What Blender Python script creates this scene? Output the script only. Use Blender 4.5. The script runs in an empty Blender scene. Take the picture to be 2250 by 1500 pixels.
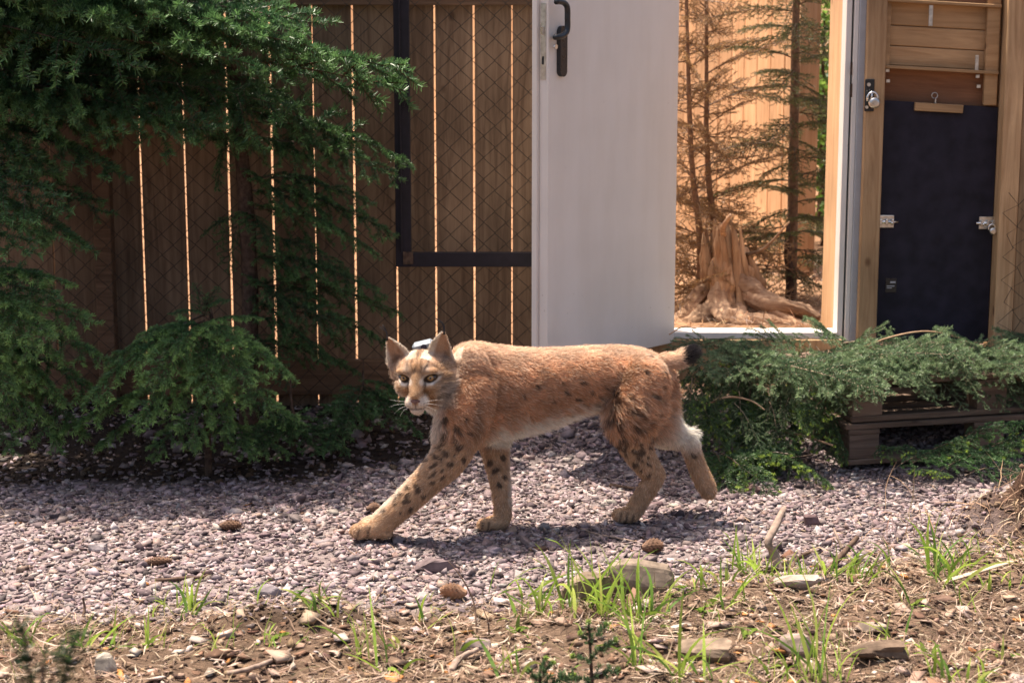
import bpy, bmesh, math, random, os
import numpy as np
from mathutils import Vector, Matrix
from mathutils.bvhtree import BVHTree

# ---------------------------------------------------------------- camera, sky, sun, exposure
scene = bpy.context.scene
COL = scene.collection
CAM_H, PITCH, FPX = 1.7, math.radians(9.9), 4000.0
cd = bpy.data.cameras.new('camera')
cam = bpy.data.objects.new('camera', cd)
COL.objects.link(cam)
scene.camera = cam
cam.location = (0, 0, CAM_H)
cam.rotation_euler = (math.radians(90) - PITCH, 0, 0)
cd.sensor_width = 36.0
cd.lens = FPX / 2250.0 * 36.0
cd.clip_start, cd.clip_end = 0.05, 500.0
cd.dof.use_dof = True
cd.dof.focus_distance = 6.1
cd.dof.aperture_fstop = 4.5

SUN_EL, SUN_AZ = math.radians(70), math.radians(-45)          # from behind the fence, on the left
TOSUN = Vector((math.sin(SUN_AZ) * math.cos(SUN_EL), math.cos(SUN_AZ) * math.cos(SUN_EL), math.sin(SUN_EL)))
w = bpy.data.worlds.new('World')
scene.world = w
w.use_nodes = True
sky = w.node_tree.nodes.new('ShaderNodeTexSky')
sky.sky_type = 'NISHITA'
sky.sun_disc = False
sky.sun_elevation = SUN_EL
sky.sun_rotation = SUN_AZ
sky.dust_density = 6.0
sky.air_density = 0.8
sky.ozone_density = 0.4
bg = w.node_tree.nodes['Background']
w.node_tree.links.new(sky.outputs[0], bg.inputs[0])
bg.inputs[1].default_value = 0.11
sl = bpy.data.lights.new('sun', 'SUN')
sl.energy = 4.7
sl.angle = math.radians(0.5)
sl.color = (1.0, 0.89, 0.76)
sun = bpy.data.objects.new('sun', sl)
COL.objects.link(sun)
sun.rotation_euler = (-TOSUN).to_track_quat('-Z', 'Y').to_euler()
vs = scene.view_settings
vs.view_transform, vs.look, vs.gamma, vs.exposure = 'Standard', 'None', 1.0, 1.2
vs.use_curve_mapping = False
scene.cycles.use_denoising = True
scene.cycles.max_bounces = 7
scene.cycles.diffuse_bounces = 3
scene.cycles.glossy_bounces = 2
scene.cycles.transmission_bounces = 5
scene.cycles.transparent_max_bounces = 6
scene.cycles.sample_clamp_indirect = 6.0

# ---------------------------------------------------------------- helpers
R = math.radians
rng = np.random.default_rng(7)
random.seed(7)
FWD = Vector((0, math.cos(PITCH), -math.sin(PITCH)))
UP = Vector((0, math.sin(PITCH), math.cos(PITCH)))
RIGHT = Vector((1, 0, 0))
C0 = Vector((0, 0, CAM_H))


def P(px, py, Y):
    """Point of the place at distance Y seen at photograph pixel (px, py)."""
    d = FWD + RIGHT * ((px - 1125) / FPX) + UP * ((750 - py) / FPX)
    return C0 + d * (Y / d.y)


def G(px, py, z=0.0):
    d = FWD + RIGHT * ((px - 1125) / FPX) + UP * ((750 - py) / FPX)
    return C0 + d * ((z - CAM_H) / d.z)


def smooth(a, b, x):
    t = np.clip((x - a) / (b - a), 0, 1)
    return t * t * (3 - 2 * t)


_perm = np.random.default_rng(3).random((32, 32, 32))


def vnoise(p, s=1.0):
    """value noise in [0,1]; p is (n,3)"""
    q = np.asarray(p, float) * s + 101.3
    i = np.floor(q).astype(int)
    f = q - i
    f = f * f * (3 - 2 * f)
    out = 0
    for dx in (0, 1):
        for dy in (0, 1):
            for dz in (0, 1):
                wgt = (f[:, 0] if dx else 1 - f[:, 0]) * (f[:, 1] if dy else 1 - f[:, 1]) * (f[:, 2] if dz else 1 - f[:, 2])
                out = out + wgt * _perm[(i[:, 0] + dx) % 32, (i[:, 1] + dy) % 32, (i[:, 2] + dz) % 32]
    return out


def terrain(x, y):
    """height of the ground"""
    x = np.asarray(x, float)
    y = np.asarray(y, float)
    p = np.stack([x.ravel(), y.ravel(), np.zeros(x.size)], 1)
    n1 = vnoise(p, 1.3).reshape(x.shape) - .5
    n2 = vnoise(p, 4.7).reshape(x.shape) - .5
    n3 = vnoise(p, 14.).reshape(x.shape) - .5
    z = .02 * n1 + .012 * n2
    z = z + .11 * smooth(6.85, 7.5, y) * (1 - smooth(7.6, 7.9, y) * .3)
    soil = smooth(0, .25, soil_line(x) - y)
    z = z + soil * (.018 + .05 * n2 + .03 * n3) * smooth(3, 4.2, y)
    z = z + .20 * np.exp(-(((x - 1.95) / .34) ** 2 + ((y - 6.05) / .20) ** 2) ** 1.5) * (1 + 1.4 * n2 + 1.0 * n3)
    z = z + .05 * np.exp(-(((x + .60) / .17) ** 2 + ((y - 5.02) / .13) ** 2)) * (1 + 1.5 * n3)
    z = z + .30 * smooth(.1, .7, x) * smooth(7.6, 7.8, y)
    z = z + .16 * np.clip(y - 13, 0, 60)
    return z


def soil_line(x):
    """distance at which the soil in front gives way to the gravel"""
    return np.interp(x, [-3, -1.3, -.1, .5, 1.0, 1.6, 2.2, 3], [5.06, 5.07, 5.18, 5.42, 5.55, 5.85, 6.35, 6.5])


def tz(x, y):
    return float(terrain(np.array([x]), np.array([y]))[0])


def np_mesh(name, V, F, col=None, smooth_=False):
    V = np.asarray(V, np.float32)
    F = np.asarray(F, np.int32)
    k = F.shape[1]
    me = bpy.data.meshes.new(name)
    me.vertices.add(len(V))
    me.vertices.foreach_set('co', V.ravel())
    me.loops.add(F.size)
    me.loops.foreach_set('vertex_index', F.ravel())
    me.polygons.add(len(F))
    me.polygons.foreach_set('loop_start', np.arange(0, F.size, k, dtype=np.int32))
    me.polygons.foreach_set('loop_total', np.full(len(F), k, np.int32))
    if smooth_:
        me.polygons.foreach_set('use_smooth', np.ones(len(F), bool))
    if col is not None:
        a = me.color_attributes.new('Col', 'FLOAT_COLOR', 'POINT')
        c = np.ones((len(V), 4), np.float32)
        c[:, :3] = col
        a.data.foreach_set('color', c.ravel())
    me.update(calc_edges=True)
    me.validate()
    return me


def link(o, parent=None):
    COL.objects.link(o)
    if parent is not None:
        o.parent = parent
        o.matrix_parent_inverse = Matrix.Translation(-parent.location)   # parents only ever carry a translation
    return o


def obj(name, me, mat=None, parent=None):
    o = bpy.data.objects.new(name, me)
    if mat is not None and len(me.materials) == 0:
        me.materials.append(mat)
    return link(o, parent)


def tag(o, label=None, cat=None, group=None, kind=None):
    if label: o['label'] = label
    if cat: o['category'] = cat
    if group: o['group'] = group
    if kind: o['kind'] = kind
    elif cat: o['kind'] = 'thing'
    return o


def empty(name, loc, label, cat, group=None):
    o = bpy.data.objects.new(name, None)
    o.location = loc
    o.empty_display_size = .1
    COL.objects.link(o)
    return tag(o, label, cat, group)


def box_mesh(name, sx, sy, sz, bev=.003, jitter=0):
    bm = bmesh.new()
    bmesh.ops.create_cube(bm, size=1)
    for v in bm.verts:
        v.co = Vector((v.co.x * sx, v.co.y * sy, v.co.z * sz))
    if bev > 0:
        bmesh.ops.bevel(bm, geom=bm.edges[:], offset=min(bev, .45 * min(sx, sy, sz)), segments=1, affect='EDGES')
    if jitter:
        for v in bm.verts:
            v.co += Vector((random.uniform(-1, 1), random.uniform(-1, 1), random.uniform(-1, 1))) * jitter
    me = bpy.data.meshes.new(name)
    bm.to_mesh(me)
    bm.free()
    return me


def box(name, lo, hi, mat, parent=None, bev=.003, rot=None, jitter=0):
    lo, hi = Vector(lo), Vector(hi)
    me = box_mesh(name, *(hi - lo), bev, jitter)
    o = obj(name, me, mat, parent)
    M = Matrix.Translation((lo + hi) / 2)
    if rot is not None:
        M = M @ rot
    o.matrix_basis = M
    return o


def frames(pts):
    pts = np.asarray(pts, float)
    t = np.gradient(pts, axis=0)
    t /= np.linalg.norm(t, axis=1)[:, None] + 1e-12
    u = np.zeros_like(t)
    ref = np.array([0, 1., 0]) if abs(t[0, 1]) < .8 else np.array([1., 0, 0])
    for i in range(len(t)):
        a = ref if i == 0 else u[i - 1]
        a = a - t[i] * a.dot(t[i])
        u[i] = a / (np.linalg.norm(a) + 1e-12)
    return t, u, np.cross(t, u)


def tube(pts, rad, seg=6, cap=True, ru=None):
    """closed tube: returns V, F(quads); ru scales the cross-section along the first frame axis"""
    pts = np.asarray(pts, float)
    rad = np.broadcast_to(np.asarray(rad, float), (len(pts),))
    t, u, v = frames(pts)
    a = np.arange(seg) * 2 * np.pi / seg
    ru = np.ones(len(pts)) if ru is None else np.asarray(ru, float)
    V = pts[:, None, :] + rad[:, None, None] * (np.cos(a)[None, :, None] * u[:, None, :] * ru[:, None, None] + np.sin(a)[None, :, None] * v[:, None, :])
    V = V.reshape(-1, 3)
    F = []
    n = len(pts)
    for i in range(n - 1):
        for j in range(seg):
            k = (j + 1) % seg
            F.append((i * seg + j, i * seg + k, (i + 1) * seg + k, (i + 1) * seg + j))
    if cap:
        V = np.vstack([V, pts[0], pts[-1]])
        s, e = n * seg, n * seg + 1
        for j in range(seg):
            k = (j + 1) % seg
            F.append((s, k, j, j))
            F.append((e, (n - 1) * seg + j, (n - 1) * seg + k, (n - 1) * seg + k))
    return V, np.array(F)


def poly_mesh(name, V, F, smooth_=True):
    """from a face list that may hold degenerate quads (tube caps)"""
    me = bpy.data.meshes.new(name)
    fs = []
    for f in F:
        g = []
        for i in f:
            if int(i) not in g:
                g.append(int(i))
        fs.append(g)
    me.from_pydata([tuple(map(float, v)) for v in V], [], fs)
    if smooth_:
        me.polygons.foreach_set('use_smooth', np.ones(len(me.polygons), bool))
    me.update()
    return me


def spline(pts, n):
    """Catmull-Rom through rows of pts (any width)"""
    p = np.asarray(pts, float)
    p = np.vstack([2 * p[0] - p[1], p, 2 * p[-1] - p[-2]])
    m = len(p) - 3
    out = []
    for s in np.linspace(0, m, n):
        i = min(int(s), m - 1)
        t = s - i
        a, b, c, d = p[i:i + 4]
        out.append(.5 * (2 * b + (c - a) * t + (2 * a - 5 * b + 4 * c - d) * t * t + (3 * b - a - 3 * c + d) * t ** 3))
    return np.array(out)


# ---------------------------------------------------------------- materials
def new_mat(name):
    m = bpy.data.materials.new(name)
    m.use_nodes = True
    nt = m.node_tree
    nt.nodes.clear()
    out = nt.nodes.new('ShaderNodeOutputMaterial')
    return m, nt, out


def N(nt, t, **kw):
    n = nt.nodes.new(t)
    for k, v in kw.items():
        setattr(n, k, v)
    return n


def ramp(nt, stops):
    r = N(nt, 'ShaderNodeValToRGB')
    e = r.color_ramp.elements
    while len(e) < len(stops):
        e.new(.5)
    for el, (p, c) in zip(e, stops):
        el.position = p
        el.color = (*c, 1) if len(c) == 3 else c
    return r


def wood_mat(name, dark, light, grain_axis='z', rough=.75, knots=True, vary=.35, spec=.25, grey=0.0):
    m, nt, out = new_mat(name)
    L = nt.links.new
    b = N(nt, 'ShaderNodeBsdfPrincipled')
    b.inputs['Roughness'].default_value = rough
    b.inputs['Specular IOR Level'].default_value = spec
    tc = N(nt, 'ShaderNodeTexCoord')
    oi = N(nt, 'ShaderNodeObjectInfo')
    add = N(nt, 'ShaderNodeVectorMath', operation='ADD')
    sc = N(nt, 'ShaderNodeVectorMath', operation='SCALE')
    comb = N(nt, 'ShaderNodeCombineXYZ')
    for i in range(3):
        L(oi.outputs['Random'], comb.inputs[i])
    L(comb.outputs[0], sc.inputs[0])
    sc.inputs['Scale'].default_value = 17.0
    L(tc.outputs['Object'], add.inputs[0])
    L(sc.outputs[0], add.inputs[1])
    mp = N(nt, 'ShaderNodeMapping')
    s = {'z': (14, 14, 1.0), 'x': (1.0, 14, 14), 'y': (14, 1.0, 14)}[grain_axis]
    mp.inputs['Scale'].default_value = s
    L(add.outputs[0], mp.inputs['Vector'])
    n1 = N(nt, 'ShaderNodeTexNoise')
    n1.inputs['Scale'].default_value = 2.2
    n1.inputs['Detail'].default_value = 7
    n1.inputs['Roughness'].default_value = .65
    n1.inputs['Distortion'].default_value = 1.2
    L(mp.outputs[0], n1.inputs['Vector'])
    r = ramp(nt, [(.28, dark), (.72, light)])
    L(n1.outputs['Fac'], r.inputs[0])
    # blotches over the whole board
    n2 = N(nt, 'ShaderNodeTexNoise')
    n2.inputs['Scale'].default_value = 2.6
    n2.inputs['Detail'].default_value = 3
    L(add.outputs[0], n2.inputs['Vector'])
    r2 = ramp(nt, [(.3, (1 - vary,) * 3), (.75, (1.12,) * 3)])
    L(n2.outputs['Fac'], r2.inputs[0])
    mx = N(nt, 'ShaderNodeMixRGB', blend_type='MULTIPLY')
    mx.inputs[0].default_value = 1
    L(r.outputs[0], mx.inputs[1])
    L(r2.outputs[0], mx.inputs[2])
    hv = N(nt, 'ShaderNodeHueSaturation')
    mr = N(nt, 'ShaderNodeMapRange')
    mr.inputs['To Min'].default_value = .78
    mr.inputs['To Max'].default_value = 1.18
    L(oi.outputs['Random'], mr.inputs['Value'])
    L(mr.outputs[0], hv.inputs['Value'])
    hv.inputs['Saturation'].default_value = 1 - grey
    L(mx.outputs[0], hv.inputs['Color'])
    last = hv.outputs[0]
    if knots:
        vo = N(nt, 'ShaderNodeTexVoronoi')
        vo.inputs['Scale'].default_value = 1.0
        mk = N(nt, 'ShaderNodeMapping')
        ks = {'z': (5.5, 5.5, 3.6), 'x': (3.6, 5.5, 5.5), 'y': (5.5, 3.6, 5.5)}[grain_axis]
        mk.inputs['Scale'].default_value = ks
        L(add.outputs[0], mk.inputs['Vector'])
        L(mk.outputs[0], vo.inputs['Vector'])
        rk = ramp(nt, [(.05, (.75,) * 3), (.10, (0,) * 3)])
        L(vo.outputs['Distance'], rk.inputs[0])
        mk2 = N(nt, 'ShaderNodeMixRGB')
        L(rk.outputs[0], mk2.inputs[0])
        L(last, mk2.inputs[1])
        mk2.inputs[2].default_value = (dark[0] * .35, dark[1] * .28, dark[2] * .25, 1)
        last = mk2.outputs[0]
    L(last, b.inputs['Base Color'])
    bu = N(nt, 'ShaderNodeBump')
    bu.inputs['Strength'].default_value = .35
    bu.inputs['Distance'].default_value = .004
    L(n1.outputs['Fac'], bu.inputs['Height'])
    L(bu.outputs[0], b.inputs['Normal'])
    L(b.outputs[0], out.inputs[0])
    return m


def plain_mat(name, col, rough=.5, metal=0.0, noise=.15, nscale=40., bump=.0, spec=.5):
    m, nt, out = new_mat(name)
    L = nt.links.new
    b = N(nt, 'ShaderNodeBsdfPrincipled')
    b.inputs['Metallic'].default_value = metal
    b.inputs['Specular IOR Level'].default_value = spec
    tc = N(nt, 'ShaderNodeTexCoord')
    n = N(nt, 'ShaderNodeTexNoise')
    n.inputs['Scale'].default_value = nscale
    n.inputs['Detail'].default_value = 5
    L(tc.outputs['Object'], n.inputs['Vector'])
    r = ramp(nt, [(.3, tuple(c * (1 - noise) for c in col)), (.7, tuple(min(1, c * (1 + noise)) for c in col))])
    L(n.outputs['Fac'], r.inputs[0])
    L(r.outputs[0], b.inputs['Base Color'])
    rr = N(nt, 'ShaderNodeMapRange')
    rr.inputs['To Min'].default_value = max(0, rough - .1)
    rr.inputs['To Max'].default_value = min(1, rough + .1)
    L(n.outputs['Fac'], rr.inputs['Value'])
    L(rr.outputs[0], b.inputs['Roughness'])
    if bump:
        bu = N(nt, 'ShaderNodeBump')
        bu.inputs['Strength'].default_value = bump
        bu.inputs['Distance'].default_value = .003
        L(n.outputs['Fac'], bu.inputs['Height'])
        L(bu.outputs[0], b.inputs['Normal'])
    L(b.outputs[0], out.inputs[0])
    return m


def attr_mat(name, rough=.8, spec=.2, transl=0.0, noise=0.0, nscale=60., bump=0.0):
    """colour stored per vertex (kind of stone, age of a needle), plus noise and optional translucency"""
    m, nt, out = new_mat(name)
    L = nt.links.new
    a = N(nt, 'ShaderNodeAttribute', attribute_name='Col')
    b = N(nt, 'ShaderNodeBsdfPrincipled')
    b.inputs['Roughness'].default_value = rough
    b.inputs['Specular IOR Level'].default_value = spec
    c = a.outputs['Color']
    if noise or bump:
        tc = N(nt, 'ShaderNodeTexCoord')
        n = N(nt, 'ShaderNodeTexNoise')
        n.inputs['Scale'].default_value = nscale
        n.inputs['Detail'].default_value = 5
        L(tc.outputs['Object'], n.inputs['Vector'])
        r = ramp(nt, [(.3, (1 - noise,) * 3), (.7, (1 + noise,) * 3)])
        L(n.outputs['Fac'], r.inputs[0])
        mx = N(nt, 'ShaderNodeMixRGB', blend_type='MULTIPLY')
        mx.inputs[0].default_value = 1
        L(c, mx.inputs[1])
        L(r.outputs[0], mx.inputs[2])
        c = mx.outputs[0]
        if bump:
            bu = N(nt, 'ShaderNodeBump')
            bu.inputs['Strength'].default_value = bump
            bu.inputs['Distance'].default_value = .004
            L(n.outputs['Fac'], bu.inputs['Height'])
            L(bu.outputs[0], b.inputs['Normal'])
    L(c, b.inputs['Base Color'])
    if transl:
        t = N(nt, 'ShaderNodeBsdfTranslucent')
        L(c, t.inputs['Color'])
        ms = N(nt, 'ShaderNodeMixShader')
        ms.inputs[0].default_value = transl
        L(b.outputs[0], ms.inputs[1])
        L(t.outputs[0], ms.inputs[2])
        L(ms.outputs[0], out.inputs[0])
    else:
        L(b.outputs[0], out.inputs[0])
    return m


M_plank = wood_mat('fence_plank_wood', (.14, .083, .05), (.35, .232, .145), vary=.4)
M_rail = wood_mat('fence_rail_wood', (.09, .05, .028), (.23, .135, .08), 'x')
M_post = wood_mat('timber_post_wood', (.32, .18, .085), (.60, .39, .21), rough=.7)
M_board = wood_mat('hatch_board_wood', (.36, .20, .09), (.58, .36, .18), 'x', rough=.65)
M_redboard = wood_mat('dark_stained_board_wood', (.20, .085, .04), (.34, .16, .08), 'x', knots=False)
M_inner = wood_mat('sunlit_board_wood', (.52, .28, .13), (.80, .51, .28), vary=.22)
M_pallet = wood_mat('old_pallet_wood', (.09, .058, .042), (.25, .175, .128), 'x', rough=.9)
M_steel_dark = plain_mat('dark_painted_steel', (.014, .011, .016), .6, .0, .3, 30, .1, .25)
M_hatch = plain_mat('black_hatch_sheet', (.018, .0155, .024), .7, .0, .4, 14, .15, .22)


def door_white():
    """powder coat with scuffs, dust specks and splashes of mud towards the bottom edge"""
    m = plain_mat('white_powder_coated_steel', (.72, .675, .62), .42, 0, .035, 5, 0, .4)
    nt = m.node_tree
    L = nt.links.new
    b = [n for n in nt.nodes if n.type == 'BSDF_PRINCIPLED'][0]
    src = b.inputs['Base Color'].links[0].from_socket
    tc = [n for n in nt.nodes if n.type == 'TEX_COORD'][0]
    v = N(nt, 'ShaderNodeTexNoise')
    v.inputs['Scale'].default_value = 55
    v.inputs['Detail'].default_value = 3
    L(tc.outputs['Object'], v.inputs['Vector'])
    r = ramp(nt, [(.70, (0,) * 3), (.76, (1,) * 3)])
    L(v.outputs['Fac'], r.inputs[0])
    sp = N(nt, 'ShaderNodeSeparateXYZ')
    L(tc.outputs['Object'], sp.inputs[0])
    mr = N(nt, 'ShaderNodeMapRange')
    mr.inputs['From Min'].default_value = .0
    mr.inputs['From Max'].default_value = .45
    mr.inputs['To Min'].default_value = .75
    mr.inputs['To Max'].default_value = .10
    L(sp.outputs['Z'], mr.inputs['Value'])
    mu = N(nt, 'ShaderNodeMath', operation='MULTIPLY')
    L(r.outputs[0], mu.inputs[0])
    L(mr.outputs[0], mu.inputs[1])
    mx = N(nt, 'ShaderNodeMixRGB')
    L(mu.outputs[0], mx.inputs[0])
    L(src, mx.inputs[1])
    mx.inputs[2].default_value = (.22, .17, .12, 1)
    # long faint smears
    mp = N(nt, 'ShaderNodeMapping')
    mp.inputs['Scale'].default_value = (5, 5, .8)
    L(tc.outputs['Object'], mp.inputs['Vector'])
    n2 = N(nt, 'ShaderNodeTexNoise')
    n2.inputs['Scale'].default_value = 2.5
    n2.inputs['Detail'].default_value = 6
    L(mp.outputs[0], n2.inputs['Vector'])
    r2 = ramp(nt, [(.35, (.955, .945, .93)), (.6, (1, 1, 1))])
    L(n2.outputs['Fac'], r2.inputs[0])
    m2 = N(nt, 'ShaderNodeMixRGB', blend_type='MULTIPLY')
    m2.inputs[0].default_value = 1
    L(mx.outputs[0], m2.inputs[1])
    L(r2.outputs[0], m2.inputs[2])
    L(m2.outputs[0], b.inputs['Base Color'])
    return m


M_white = door_white()
M_grey = plain_mat('grey_painted_steel', (.36, .37, .39), .45, 0, .06, 25)
M_black = plain_mat('black_plastic', (.012, .014, .017), .3, 0, .2, 50)
M_zinc = plain_mat('zinc_plated_steel', (.62, .60, .55), .32, 1.0, .2, 60, .1)
M_chrome = plain_mat('polished_steel', (.75, .74, .72), .16, 1.0, .05, 60)
M_wire = plain_mat('weathered_wire', (.055, .042, .033), .5, .6, .3, 80)
M_gasket = plain_mat('dark_rubber_gasket', (.03, .04, .045), .6)
M_stone = attr_mat('gravel_stone', .85, .25, 0, .25, 55, .5)
M_needle = attr_mat('spruce_needles', .4, .4, .3)
M_litter = attr_mat('dry_litter', .85, .2, .12)
M_blade = attr_mat('grass_blade', .45, .35, .42)
M_earth = attr_mat('clods_of_earth', .95, .1, 0, .35, 90, .8)
M_bark = plain_mat('spruce_bark', (.085, .055, .04), .9, 0, .5, 55, .9, .1)

# ---------------------------------------------------------------- ground
def shade_strip(x, y):
    """dark strip painted for the shade below the spruces, as earth and needles"""
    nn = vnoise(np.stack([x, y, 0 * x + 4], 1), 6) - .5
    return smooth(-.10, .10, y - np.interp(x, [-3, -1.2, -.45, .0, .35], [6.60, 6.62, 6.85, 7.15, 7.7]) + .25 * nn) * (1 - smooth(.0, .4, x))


def ground_material():
    m, nt, out = new_mat('ground_earth_and_grit')
    L = nt.links.new
    b = N(nt, 'ShaderNodeBsdfPrincipled')
    b.inputs['Roughness'].default_value = .95
    b.inputs['Specular IOR Level'].default_value = .1
    a = N(nt, 'ShaderNodeAttribute', attribute_name='Col')
    g = N(nt, 'ShaderNodeNewGeometry')
    n = N(nt, 'ShaderNodeTexNoise')
    n.inputs['Scale'].default_value = 35
    n.inputs['Detail'].default_value = 9
    n.inputs['Roughness'].default_value = .7
    L(g.outputs['Position'], n.inputs['Vector'])
    n2 = N(nt, 'ShaderNodeTexNoise')
    n2.inputs['Scale'].default_value = 5
    n2.inputs['Detail'].default_value = 4
    L(g.outputs['Position'], n2.inputs['Vector'])
    r = ramp(nt, [(.3, (.45,) * 3), (.7, (1.35,) * 3)])
    L(n.outputs['Fac'], r.inputs[0])
    r2 = ramp(nt, [(.3, (.7,) * 3), (.7, (1.2,) * 3)])
    L(n2.outputs['Fac'], r2.inputs[0])
    m1 = N(nt, 'ShaderNodeMixRGB', blend_type='MULTIPLY')
    m1.inputs[0].default_value = 1
    L(a.outputs['Color'], m1.inputs[1])
    L(r.outputs[0], m1.inputs[2])
    m2 = N(nt, 'ShaderNodeMixRGB', blend_type='MULTIPLY')
    m2.inputs[0].default_value = 1
    L(m1.outputs[0], m2.inputs[1])
    L(r2.outputs[0], m2.inputs[2])
    L(m2.outputs[0], b.inputs['Base Color'])
    bu = N(nt, 'ShaderNodeBump')
    bu.inputs['Strength'].default_value = 1
    bu.inputs['Distance'].default_value = .02
    L(n.outputs['Fac'], bu.inputs['Height'])
    L(bu.outputs[0], b.inputs['Normal'])
    L(b.outputs[0], out.inputs[0])
    return m


xs = np.unique(np.concatenate([np.linspace(-120, -3.2, 25), np.linspace(-3.2, 3.2, 190), np.linspace(3.2, 120, 25)]))
ys = np.unique(np.concatenate([np.linspace(-60, 3.5, 20), np.linspace(3.5, 8.6, 170), np.linspace(8.6, 15, 60), np.linspace(15, 160, 30)]))
XX, YY = np.meshgrid(xs, ys)
ZZ = terrain(XX, YY)
V = np.stack([XX.ravel(), YY.ravel(), ZZ.ravel()], 1)
nx, ny = len(xs), len(ys)
ii = (np.arange(ny - 1)[:, None] * nx + np.arange(nx - 1)[None, :]).ravel()
F = np.stack([ii, ii + 1, ii + nx + 1, ii + nx], 1)
soilw = smooth(-.06, .12, soil_line(V[:, 0]) - V[:, 1])[:, None]
mound = np.clip(1.6 * np.exp(-(((V[:, 0] - 1.95) / .38) ** 2 + ((V[:, 1] - 6.05) / .24) ** 2)), 0, 1)[:, None]
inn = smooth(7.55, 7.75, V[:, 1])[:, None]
colg = np.array([.27, .215, .205]) * (1 - soilw) + np.array([.16, .105, .072]) * soilw
colg = colg * (1 - mound) + np.array([.075, .042, .028]) * mound
es = shade_strip(V[:, 0], V[:, 1])[:, None]
colg = colg * (1 - es) + np.array([.05, .036, .03]) * es  # shade below the spruces painted as a dark ground colour
dirt = np.exp(-(((V[:, 0] + .60) / .22) ** 2 + ((V[:, 1] - 5.0) / .12) ** 2))[:, None] + .8 * np.exp(-(((V[:, 0] + .20) / .2) ** 2 + ((V[:, 1] - 4.72) / .06) ** 2))[:, None]
colg = colg * (1 - .6 * np.clip(dirt, 0, 1))
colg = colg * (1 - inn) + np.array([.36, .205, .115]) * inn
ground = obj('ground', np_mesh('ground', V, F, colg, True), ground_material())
tag(ground, 'earth and fine grit ground below the gravel and the fence', kind='structure')

# ---------------------------------------------------------------- gravel and litter (nobody could count these)
def ico():
    bm = bmesh.new()
    bmesh.ops.create_icosphere(bm, subdivisions=1, radius=1)
    V = np.array([v.co[:] for v in bm.verts])
    F = np.array([[v.index for v in f.verts] for f in bm.faces])
    bm.free()
    return V, F


ICOV, ICOF = ico()
CUBV = np.array([(x, y, z) for x in (-1, 1) for y in (-1, 1) for z in (-1, 1)], float) * .8
CUBF = np.array([(0, 1, 3), (0, 3, 2), (4, 6, 7), (4, 7, 5), (0, 4, 5), (0, 5, 1), (2, 3, 7), (2, 7, 6), (0, 2, 6), (0, 6, 4), (1, 5, 7), (1, 7, 3)])


def rand_rot(n, tilt=.5):
    """random spins about z followed by tilts"""
    a = rng.random(n) * 2 * np.pi
    ca, sa = np.cos(a), np.sin(a)
    Z = np.zeros((n, 3, 3))
    Z[:, 0, 0], Z[:, 0, 1], Z[:, 1, 0], Z[:, 1, 1], Z[:, 2, 2] = ca, -sa, sa, ca, 1
    b = rng.normal(0, tilt, n)
    X = np.zeros((n, 3, 3))
    X[:, 0, 0] = 1
    X[:, 1, 1], X[:, 1, 2], X[:, 2, 1], X[:, 2, 2] = np.cos(b), -np.sin(b), np.sin(b), np.cos(b)
    c = rng.random(n) * 2 * np.pi
    Z2 = np.zeros((n, 3, 3))
    Z2[:, 0, 0], Z2[:, 0, 1], Z2[:, 1, 0], Z2[:, 1, 1], Z2[:, 2, 2] = np.cos(c), -np.sin(c), np.sin(c), np.cos(c), 1
    return Z2 @ X @ Z


def stones(x, y, size, cols, lift=.25, flat=.55, jit=.28, tilt=.45, sharp=True):
    n = len(x)
    bv, bf = (CUBV, CUBF) if sharp else (ICOV, ICOF)
    nv = len(bv)
    V = bv[None] * (1 + rng.normal(0, jit, (n, nv, 1))) + rng.normal(0, .30 if sharp else .12, (n, nv, 3))
    s = np.stack([np.ones(n), .55 + .4 * rng.random(n), flat * (.6 + .7 * rng.random(n))], 1) * size[:, None]
    V = V * s[:, None, :]
    V = np.einsum('nij,nkj->nki', rand_rot(n, tilt), V)
    z = terrain(x, y) + size * lift
    V += np.stack([x, y, z], 1)[:, None, :]
    F = bf[None] + (np.arange(n) * nv)[:, None, None]
    C = np.repeat(cols, nv, axis=0)
    return V.reshape(-1, 3), F.reshape(-1, 3), C


def pick(cols, n, w_=None, var=.16):
    c = np.array(cols)[rng.choice(len(cols), n, p=w_)]
    return np.clip(c * (1 + rng.normal(0, var, (n, 1))) * (1 + rng.normal(0, .03, (n, 3))), .01, .9)


GRAVEL = [(0.232, 0.178, 0.176), (0.301, 0.239, 0.234), (0.163, 0.119, 0.12), (0.361, 0.302, 0.288), (0.241, 0.168, 0.148), (0.086, 0.063, 0.065)]
n = 66000
x = rng.uniform(-2.5, 2.5, n)
y = rng.uniform(4.95, 7.62, n)
edge = soil_line(x)
nz = vnoise(np.stack([x, y, 0 * x], 1), 5)
keep = rng.random(n) < smooth(-.16, .10, y - edge + (nz - .5) * .35)
keep &= ~((((x - 1.95) / .40) ** 2 + ((y - 6.02) / .27) ** 2 < 1) & (rng.random(n) < .96))
keep &= rng.random(n) > .86 * shade_strip(x, y)  # gravel thinned where the ground is painted dark for shade
keep &= (vnoise(np.stack([x, y, 0 * x + 9], 1), 7) > .22) | (rng.random(n) < .45)      # thin patches where the fines show
x, y = x[keep], y[keep]
size = np.clip(np.exp(rng.normal(-4.84, .38, len(x))), .0035, .024) * (1 + .35 * smooth(6.7, 7.3, y))
colr = pick(GRAVEL, len(x), [.29, .18, .22, .1, .1, .11])
V, F, C = stones(x, y, size, colr, .2, .42, .22)
g1 = obj('gravel', np_mesh('gravel', V, F, C), M_stone)
tag(g1, 'mauve grey crushed stone gravel of the path along the fence', 'gravel', kind='stuff')

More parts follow.
